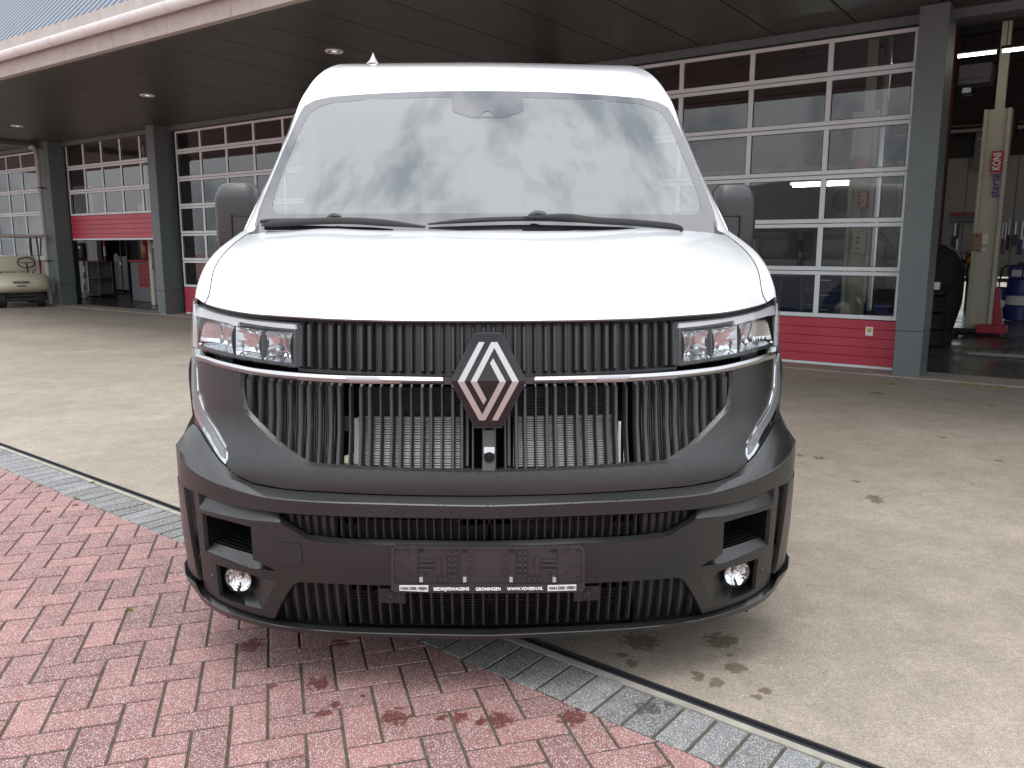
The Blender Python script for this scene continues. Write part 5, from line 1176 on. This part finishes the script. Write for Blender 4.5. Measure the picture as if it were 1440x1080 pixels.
# ---------------- headlamps
a_in = AZ(417, 480)[0]
hl_top = [(416.5, 454.5), (385, 452), (350, 448.5), (320, 443.3), (300, 438), (284, 431.5), (274, 424.5)]
hl_bot = [(268, 488), (275, 491), (285, 493.5), (300, 497.5), (323, 503), (345, 507), (373, 511.5), (400, 515.5), (416, 517.5)]
lt, lb = L(hl_top, .004), L(hl_bot, .004)
wrap_ = [(lt[-1][0]-.10, lt[-1][1]+.015), (lt[-1][0]-.24, lt[-1][1]+.02), (lb[0][0]-.20, lb[0][1]+.03), (lb[0][0]-.08, lb[0][1]+.005)]
lens_loop = lt + wrap_ + lb
for s in (1, -1):
    hlp = empty('headlamp', (0, 0, 0), 0, van)
    SL = lambda lp_: [(s*a, z) for a, z in lp_]
    panel('lens', [SL(lens_loop)], 'clear_lens', hlp, off=.004, res=.03, smooth=60)
    # dark surround and floor of the lamp
    inner = L([(411, 466), (360, 460), (335, 457), (300, 449), (279, 442), (276, 484), (290, 489), (323, 497.5), (373, 506.5), (411, 511.5)], -.005)
    panel('bezel', [SL(lens_loop), SL(inner)], 'dark_metal', hlp, off=-.010, thick=.0, res=.03)
    panel('lamp_back', [SL(lens_loop)], 'dark_metal', hlp, off=-.095, res=.05)
    # light band along the top that turns down outside
    band = [(415.5, 456.5), (385, 454), (350, 450.3), (320, 445), (300, 439.8), (284, 433.5), (272, 428.5)]; bandb = [(273, 443), (285, 446), (300, 449.5), (318, 454), (334, 459), (336, 452.5), (360, 456.5), (385, 460), (416, 463)]
    panel('light_band', [SL(L(band, -.004) + L(bandb, -.004))], 'light_trim', hlp, off=-.004, thick=.02, res=.03)
    vb = [(272, 428), (266, 432), (264.5, 450), (264.5, 480), (267, 487), (274, 489), (273.5, 470), (273, 443)]
    vl = L(vb, -.002); panel('light_band', [SL(vl + [])], 'light_trim', hlp, off=-.002, thick=.015, res=.03)
    for (x0, x1, yt0, yt1, yb0, yb1, nf) in ((278, 329, 445, 458, 485, 498.5, 9), (331, 368, 459, 465, 499, 506, 7), (370, 411, 465, 468, 506, 511, 9)):
        gr_ = []; n1 = nf*3
        for j in range(9):
            v = j/8; r_ = []
            for i in range(n1+1):
                u = i/n1; x = x0+(x1-x0)*u; y = (yt0+(yt1-yt0)*u)*(1-v) + (yb0+(yb1-yb0)*u)*v
                bowl = (1-(2*u-1)**8)*(1-(2*v-1)**4); fl_ = .011*abs(math.sin(u*nf*math.pi*.5))*math.sin(v*math.pi)
                a, z = AZ(x, y, -.01); r_.append(surf(s*a, z, -.012-.060*bowl*(.6+.4*v)+fl_))
            gr_.append(r_)
        MB().grid([[tuple(p) for p in r_] for r_ in gr_]).build('reflector', 'mirror_chrome' if x0 > 370 else 'dark_chrome', hlp, smooth=0)
        if x0 < 370: continue
        a, z = AZ((x0+x1)/2, (yt0+yb1)/2+4, -.03); q = surf(s*a, z, -.035)
        MB().lathe([(.0, .014), (.007, .012), (.010, .004), (.010, -.03)], 12, Matrix.Translation(q) @ Matrix.Rotation(R(90), 4, 'X')).build('bulb_shield', 'duct', hlp, smooth=40)
    for x0, x1, y0, y1 in ((368, 370.2, 464, 507),):
        panel('divider', [SL(L([(x0, y0), (x1, y0+.6), (x1, y1), (x0, y1-.6)], -.008))], 'dark_metal', hlp, off=-.008, thick=.06, res=.03)
    # daytime running light blade down the side of the fascia
    do = [(267.5, 488), (266.5, 512), (266.5, 545), (268.5, 566), (277, 589), (293, 617), (308, 643), (317, 652.5)]; di = [(319, 646), (318, 628), (303, 601.5), (285, 574.5), (277.5, 549), (275.5, 512), (274.5, 491)]
    panel('light_blade', [SL(L(do, .004) + L(di, .004))], 'dark_chrome', hlp, off=.004, thick=.03, res=.02)
    dq = L(do, .001); panel('corner_panel', [SL([(dq[0][0]-.30, dq[0][1]+.03)] + dq + [(dq[-1][0]-.02, dq[-1][1]-.02), (dq[0][0]-.30, dq[-1][1])])], 'bumper_plastic', hlp, off=-.002, res=.04)
    dl = [(270, 500), (269.5, 545), (272, 566), (280, 587), (296, 613), (311, 640), (316, 645), (316, 630), (301, 604.5), (283, 577), (275, 549), (273.2, 512)]
    panel('blade_lens', [SL(L(dl, .007))], 'blade_grey', hlp, off=.0075, thick=.004, res=.02)
    panel('blade_tip', [SL(L([(296, 606), (301, 608), (315, 632), (315, 643), (311, 637)], .010))], 'clear_lens', hlp, off=.011, thick=.003, res=.02)
# ---------------- bumper
bm_ = empty('bumper', (0, 0, 0), 0, van); BO = BOFF
R0 = [(264.5, 586), (270, 594), (278, 601), (294, 628), (309, 648), (318, 656), (331, 668), (354, 679.5), (400, 688.5), (473, 693.5), (573, 697.5), (CX, 698.5)]
R1 = [(252.5, 634), (258, 646), (273, 661), (298, 675), (323, 684), (373, 697.5), (440, 704), (520, 707), (573, 708.5), (CX, 710.5)]
R2 = [(252, 676), (258, 684), (280, 693.5), (300, 702), (323, 710), (360, 716), (393, 720.5), (440, 724), (573, 728), (CX, 729.5)]
R2b = [(x, y+1.5) for x, y in R2]
loft('bumper_beam', [row(R0, -.02, 90, .45), row(R0, .002, 90, .45), row([(a[0]*.55+b[0]*.45, a[1]*.55+b[1]*.45) for a, b in zip([(264.5, 586), (273, 601), (290, 626), (312, 650), (336, 668), (372, 684), (425, 691), (500, 695), (573, 697.5), (CX, 698.5)], R1)], BO*.55, 90, .45), row(R1, BO, 90, .45), row([(x, y+2) for x, y in R1], BO+.003, 90, .45), row(R2, BO+.001, 90, .45), row(R2b, BO-.035, 90, .45)], 'bumper_plastic', bm_, smooth=22)
# rim outside the air-curtain slot
ro = L([(258, 684), (263, 722), (269.5, 765), (277, 806), (280.5, 816)], BO)
panel('slot_rim', [[(ro[0][0]-.45, ro[0][1])] + ro + [(ro[-1][0]-.45, ro[-1][1])]], 'bumper_plastic', bm_, off=BO, thick=.014, res=.04, mirror=True)
panel('corner_blade', [L([(272.5, 690), (279, 692.5), (287, 760), (295.5, 834), (288, 828), (281, 770)], BO-.006)], 'bumper_plastic', bm_, off=BO-.006, thick=.014, res=.03, mirror=True)
# ledge of the lower insert
I0 = [(280, 692.5), (300, 701), (314, 706.5), (335, 712), (356, 716), (378, 718.5), (391, 720.5), (397, 727), (410, 736.5), (432, 750.5), (444, 753.2), (502, 756.8), (560, 758.8), (CX, 760.5)]
I1 = [(281, 716), (300, 721.5), (314, 725), (335, 729.5), (352, 732), (375, 733.5), (392, 734.5), (398, 738), (410, 745), (430, 757.5), (443, 761.3), (502, 765.3), (560, 767.2), (CX, 768.8)]
loft('insert_ledge', [row(I0, BO-.034, 100), row(I0, BO-.022, 100), row(I1, BO-.002, 100), row([(x, y+1) for x, y in I1], BO, 100)], 'bumper_plastic', bm_, smooth=22)
# face of the insert with its openings
vent = [(284, 722), (300, 727), (320, 732), (353, 740.5), (356, 786.5), (372, 794), (388, 802.5), (370, 801.5), (352, 799), (336, 793.5), (320, 787), (303, 780.5), (289, 774.5)]
fog = [(303.5, 793), (330, 801), (352, 807.5), (387, 819), (378, 838), (368, 856), (345, 851), (325, 845), (309, 837)]
low = [(CX, 826), (550, 823.5), (480, 820.5), (424, 818), (416, 819.5), (410, 825), (404, 834), (394, 852), (386, 870)]
face_l = L(I1, BO) 
fl2 = L(list(reversed(low)), BO)
lower_edge = L([(287.5, 827), (295.5, 834.5), (314, 847), (346, 860), (384, 870)], BO)
half = list(reversed(face_l)) + lower_edge + fl2
outer = half + [(-a, z) for a, z in reversed(half)]
hv, hf = L(vent, BO), L(fog, BO)
panel('insert_face', [outer, hv, hf, [(-a, z) for a, z in reversed(hv)], [(-a, z) for a, z in reversed(hf)]], 'bumper_plastic', bm_, off=BO, thick=.012, res=.028)
for s in (1, -1):
    SL = lambda lp_: [(s*a, z) for a, z in lp_]
    vt = L([(289, 766), (303, 771), (320, 776.5), (340, 782), (356, 787), (372, 794.5), (388, 802)], BO); vb_ = L([(289, 774.5), (303, 780.5), (320, 787), (336, 793.5), (352, 799), (370, 801.5), (388, 802.5)], BO)
    MB().grid([[tuple(surf(s*a, z, o)) for a, z in lp_] for lp_, o in ((vb_, BO-.001), (vb_, BO-.002), (vt, BO-.028))]).build('vent_ledge', 'bumper_plastic', bm_, smooth=30)
    vn = MB()
    for k in range(7):
        o = BO-.03-.014*k; r_ = [(a, z+.003*k+.004) for a, z in vt[:5]]
        vn.grid([[tuple(surf(s*a, z+dz, o+do_)) for a, z in r_] for dz, do_ in ((0, 0), (.0, -.011), (-.003, -.0115), (-.003, -.0139))])
    vn.build('vent_shelf', 'slat_plastic', bm_, smooth=25)
    vw = [(s*a, z) for a, z in L(vent, BO)]
    MB().grid([[tuple(surf(a, z, o)) for a, z in vw] for o in (BO-.011, BO-.13)], True).build('vent_duct', 'gap_shade', bm_)  # walls coloured near-black to paint the shade inside the pocket
    panel('vent_back', [vw], 'gap_shade', bm_, off=BO-.12, res=.04)  # added back sheet, same painted shade
    # fog lamp in its pocket
    fi = L([(318, 799), (330, 801.5), (345, 804), (358, 807), (360, 815), (356, 830), (345, 835), (330, 833), (318, 825)], BO-.05)
    MB().grid([[tuple(surf(s*a, z, o)) for a, z in lp_] for lp_, o in ((SL0, o) for SL0, o in ((L(fog, BO), BO-.001), (fi, BO-.045)))], True).build('lamp_pocket', 'bumper_plastic', bm_, smooth=25)
    panel('pocket_floor', [SL(fi)], 'slat_plastic', bm_, off=BO-.046, res=.03)
    q = surf(s*AZ(337.5, 812, BO-.03)[0], AZ(337.5, 812, BO-.03)[1], BO-.03); n_ = Vector((s*-.62, -1, .0)).normalized() if False else Vector((-s*.0, -1, 0))
    Mq = Matrix.Translation(q) @ Matrix.Rotation(R(90), 4, 'X') @ Matrix.Rotation(s*R(-12), 4, 'Y')
    fl_ = empty('fog_lamp', (0, 0, 0), 0, van)
    MB().lathe([(.047, -.015), (.047, .010), (.044, .012), (.043, .0)], 32, Mq).build('lamp_ring', 'black', fl_, smooth=40)
    gq = [[(.043*r_*math.cos(a), .043*r_*math.sin(a), -.022*(1-r_**2) + .010*abs(math.sin(4.7*r_*math.cos(a)))) for a in [2*math.pi*k/32 for k in range(32)]] for r_ in (.05, .3, .5, .7, .85, 1)]
    MB().grid([[tuple(Mq @ Vector(p)) for p in r_] for r_ in gq], True).build('reflector', 'mirror_chrome', fl_, smooth=0)
    MB().lathe([(.044, .006), (.034, .011), (.02, .014), (0, .015)], 32, Mq).build('lens', 'clear_lens', fl_, smooth=60)
    # flush towing-eye cover and sensors
    rr = [(393, 762), (421, 764.5), (424.5, 768), (425.5, 791), (422.5, 795.5), (396, 792.5), (391.5, 788), (390, 766)]
    if s == 1:
        panel('cover_gap', [SL(L([(391.7+(x-407.7)*1.04, 0)[0:1] + (778.5+(y-778.5)*1.045,) for x, y in rr], BO) if False else L([(407.7+(x-407.7)*1.05, 778.5+(y-778.5)*1.05) for x, y in rr], BO))], 'black', bm_, off=BO+.0008, res=.02)
        panel('tow_cover', [SL(L(rr, BO))], 'bumper_plastic', bm_, off=BO+.0018, res=.02)
    sp = panel('sensor_mount', [SL(L([(532, 827.5), (570, 828.5), (570, 848.5), (535, 847.5)], BO-.004))], 'bumper_plastic', bm_, off=BO-.004, thick=.03, res=.03)
    q = surf(s*abs(AZ(548.5, 838, BO)[0]), AZ(548.5, 838, BO)[1], BO-.003)
    MB().lathe([(.0, .0035), (.007, .0035), (.0075, .001), (.011, .001), (.0125, .006), (.0145, .006), (.0155, 0)], 24, Matrix.Translation(q) @ Matrix.Rotation(R(90), 4, 'X')).build('parking_sensor', 'slat_plastic', sp, smooth=40)
    a, z = AZ(298.5, 810, BO); q = surf(s*a, z, BO); MB().lathe([(.0, .003), (.007, .003), (.009, 0)], 18, Matrix.Translation(q) @ Matrix.Rotation(R(90), 4, 'X') @ Matrix.Rotation(s*R(-40), 4, 'Y')).build('parking_sensor', 'slat_plastic', bm_, smooth=40)
# small upper intake
b1 = L([(393, 719), (440, 722), (573, 726), (CX, 727.5)], BO-.045) + L([(CX, 764), (573, 763), (440, 757), (425, 752), (400, 735)], BO-.045)
panel('intake_backing', [b1 + [(-a, z) for a, z in reversed(b1)]], 'black', bm_, off=BO-.075, res=.06)
k = 0; x = 681.0
while x > 398:
    yt = float(np.interp(x, [395, 440, 573, 690], [721, 723, 727.5, 729])); yb = float(np.interp(x, [397, 410, 432, 444, 502, 560, 690], [728, 737.5, 751.5, 754.5, 758, 760, 761.5]))
    a, z1 = AZ(x, yt, BO-.03); _, z0 = AZ(x, yb, BO-.03); w = .0042 if x < 470 or k % 1 == 0 else .004
    if z1-z0 > .006:
        for s in (1, -1): slat('intake_slat', s*a, .0042, z0-.004, z1, bm_, f=BO-.030, dep=.014, ch=.003)
    x -= 11.85; k += 1
b2_ = L([(CX, 764)], BO-.05)
sb = L([(395, 720), (475, 726), (475, 762), (440, 757), (425, 751), (398, 731)], BO-.045)
panel('intake_side', [sb], 'slat_plastic', bm_, off=BO-.046, res=.05, mirror=True)
fin = MB()
for kk in range(8):
    y = 731 + 3.6*kk
    for xa, xb in ((505, 650), (722, 862)):
        (a0, z), (a1, _) = AZ(xa, y, BO-.06), AZ(xb, y, BO-.06); fin.grid([[surf(a0+(a1-a0)*t, z+dz, BO-.062) for t in np.linspace(0, 1, 8)] for dz in (-.002, .002)])
tag(fin.build('intake_fins', 'dark_metal', bm_), kind='stuff')
# bottom grille
b3 = L([(410, 818), (480, 818), (CX, 822)], BO-.05) + L([(CX, 884), (573, 883), (487, 880), (380, 872), (395, 845)], BO-.05)
panel('lower_backing', [b3 + [(-a, z) for a, z in reversed(b3)]], 'black', bm_, off=BO-.085, res=.06)
panel('lower_side', [L([(414, 818), (487, 819), (487, 880), (384, 872), (396, 846)], BO-.05)], 'slat_plastic', bm_, off=BO-.048, res=.05, mirror=True)
x = 679.3
while x > 392:
    yt = float(np.interp(x, [384, 394, 404, 416, 480, 550, 690], [868, 851, 833, 818.5, 820, 823, 825])); yb = float(np.interp(x, [384, 430, 487, 573, 690], [870, 874, 877, 880, 881.5]))
    a, z1 = AZ(x, yt, BO-.02); _, z0 = AZ(x, yb, BO-.02)
    if z1-z0 > .012:
        for s in (1, -1): slat('lower_slat', s*a, .0052, z0-.004, z1+.003, bm_, f=BO-.022, dep=.016, ch=.003)
    x -= 14.75
fin = MB()
for kk in range(14):
    y = 829 + 3.5*kk
    (a0, z), (a1, _) = AZ(490, y, BO-.07), AZ(883, y, BO-.07); fin.grid([[surf(a0+(a1-a0)*t, z+dz, BO-.068) for t in np.linspace(0, 1, 16)] for dz in (-.0018, .0018)])
tag(fin.build('lower_fins', 'dark_metal', bm_), kind='stuff')
# lip
LA = [(276, 813), (285, 824), (295, 833), (314, 845.5), (346, 858.5), (387, 871), (430, 877), (473, 880), (573, 883.5), (CX, 885)]
LB = [(276, 822), (284, 836), (297, 848), (314, 857.5), (346, 868), (387, 878), (430, 883.5), (473, 887), (573, 891), (CX, 893)]
LC = [(277, 834), (288, 848), (300, 857), (316, 865.5), (346, 875), (387, 884.5), (430, 890), (473, 893), (573, 897), (CX, 899)]
rc = row(LC, BO+.008, 90, .40)
loft('bumper_lip', [row(LA, BO-.05, 90, .4), row(LA, BO-.012, 90, .4), row(LB, BO+.014, 90, .4), row([(x, y+1.3) for x, y in LB], BO+.016, 90, .4), rc, [p + Vector((-p.x*.12, .12, -.006)) for p in rc], [p + Vector((-p.x*.3, .45, -.0)) for p in rc]], 'bumper_plastic', bm_, smooth=24)
MB().box(-.86, -.80, .18, .26, .20, .26).build('air_flap', 'rubber', bm_); MB().box(.80, .86, .18, .26, .20, .26).build('air_flap', 'rubber', bm_)
# ---------------- number-plate holder
ph = empty('plate_holder', (0, 0, 0), 0, van); PO = BO+.012
def PR(x0, y0, x1, y1, r_=4):
    return [(x0+r_, y0), (x1-r_, y0), (x1, y0+r_), (x1, y1-r_), (x1-r_, y1), (x0+r_, y1), (x0, y1-r_), (x0, y0+r_)]
dx = -.0
panel('holder_frame', [L(PR(550, 768, 822.5, 832.5), PO), L(PR(554, 771, 818.5, 820.5, 3), PO)], 'holder_plastic', ph, off=PO, thick=.02, res=.03)
panel('holder_plate', [L(PR(553.5, 770.5, 819, 821, 3), PO)], 'holder_plastic', ph, off=PO-.005, res=.03)
rl = MB(); HZ = lambda zx, zy: (520+zx/4.364, 740+zy/4.364)
def rbox(zx0, zy0, zx1, zy1, h=.006):
    q = [surf(*AZ(*HZ(x, y), PO), PO-.005) for x, y in ((zx0, zy0), (zx1, zy0), (zx1, zy1), (zx0, zy1))]; t = [p + Vector((0, -h, 0)) for p in q]
    rl.add(q+t, [(0, 1, 5, 4), (1, 2, 6, 5), (2, 3, 7, 6), (3, 0, 4, 7), (4, 5, 6, 7)])
rr = random.Random(3)
for mirr in (0, 1):
    X = (lambda x: 1446-x) if mirr else (lambda x: x)
    def rb(a, b, c, d):
        x0, x1 = sorted((X(a), X(c))); rbox(x0, b, x1, d)
    for y in (205, 232, 262): rb(298, y, 390, y+14)
    for xx in (412, 455): rb(xx, 185, xx+16, 290)
    for i in range(2):
        for j in range(5): rb(480+i*36, 155+j*35, 500+i*36, 176+j*35)
    for j in range(3): rb(388+34*j, 312, 408+34*j, 340)
    rb(290, 135, 294, 350); rb(548, 135, 552, 350); rb(160, 236, 210, 244); rb(222, 282, 238, 312); rb(218, 150, 232, 178); rb(330, 300, 345, 320)
    for y in (150, 316): rb(158, y, 174, y+14)
    for (cx_, cy_) in ((615, 203), (615, 278)):
        for a in range(12):
            a0, a1 = 2*math.pi*a/12, 2*math.pi*(a+1)/12; xx = X(cx_)
            for ro_, ri in ((30, 24), (12, 0)):
                q = [surf(*AZ(*HZ(xx+r_*math.cos(t), cy_+r_*math.sin(t)), PO), PO-.0025) for r_, t in ((ro_, a0), (ro_, a1), (ri, a1), (ri, a0))]; rl.add(q, [(0, 1, 2, 3)])
tag(rl.build('holder_relief', 'holder_plastic', ph), kind='stuff')
for zx in (316, 583, 867, 1132):
    panel('holder_clip', [L([HZ(zx-10, 314), HZ(zx+10, 314), HZ(zx+10, 342), HZ(zx-10, 342)], PO)], 'light_trim', ph, off=PO+.003, thick=.007, res=.03)
    panel('holder_slot', [L([HZ(zx-18, 136), HZ(zx+18, 136), HZ(zx+18, 166), HZ(zx-18, 166)], PO)], 'black', ph, off=PO-.004, res=.03)
for zx0, zx1 in ((183, 359), (1091, 1266)):
    panel('label_ground', [L([HZ(zx0, 362), HZ(zx1, 362 if zx0 < 700 else 357), HZ(zx1, 401 if zx0 < 700 else 392), HZ(zx0, 394 if zx0 < 700 else 397)], PO)], 'label_white', ph, off=PO+.0016, thick=.002, res=.03)
def plate_text(s_, zx0, zx1, zy, size, m, o):
    a, z = AZ(*HZ((zx0+zx1)/2, zy), PO); q = surf(a, z, PO+o); a0 = surf(AZ(*HZ(zx0, zy), PO)[0], z, PO+o); a1 = surf(AZ(*HZ(zx1, zy), PO)[0], z, PO+o); d = a1-a0
    M = Matrix.Translation((a0+a1)/2*.5+q*.5) @ Matrix.Rotation(math.atan2(d.y, d.x), 4, 'Z') @ Matrix.Rotation(R(90), 4, 'X')
    text_mesh('lettering', s_, size, m, ph, M, d.length, .0004, .0004)
plate_text('BEDRIJFSWAGENS', 392, 610, 385, .0135, 'letter_white', .0012); plate_text('GRONINGEN', 650, 803, 385, .0135, 'letter_white', .0012); plate_text('WWW.VDVEEN.NL', 842, 1063, 383, .0135, 'letter_white', .0012)
plate_text('VAN DER VEEN', 190, 352, 380, .0125, 'letter_dark', .0030); plate_text('VAN DER VEEN', 1098, 1259, 377, .0125, 'letter_dark', .0030)
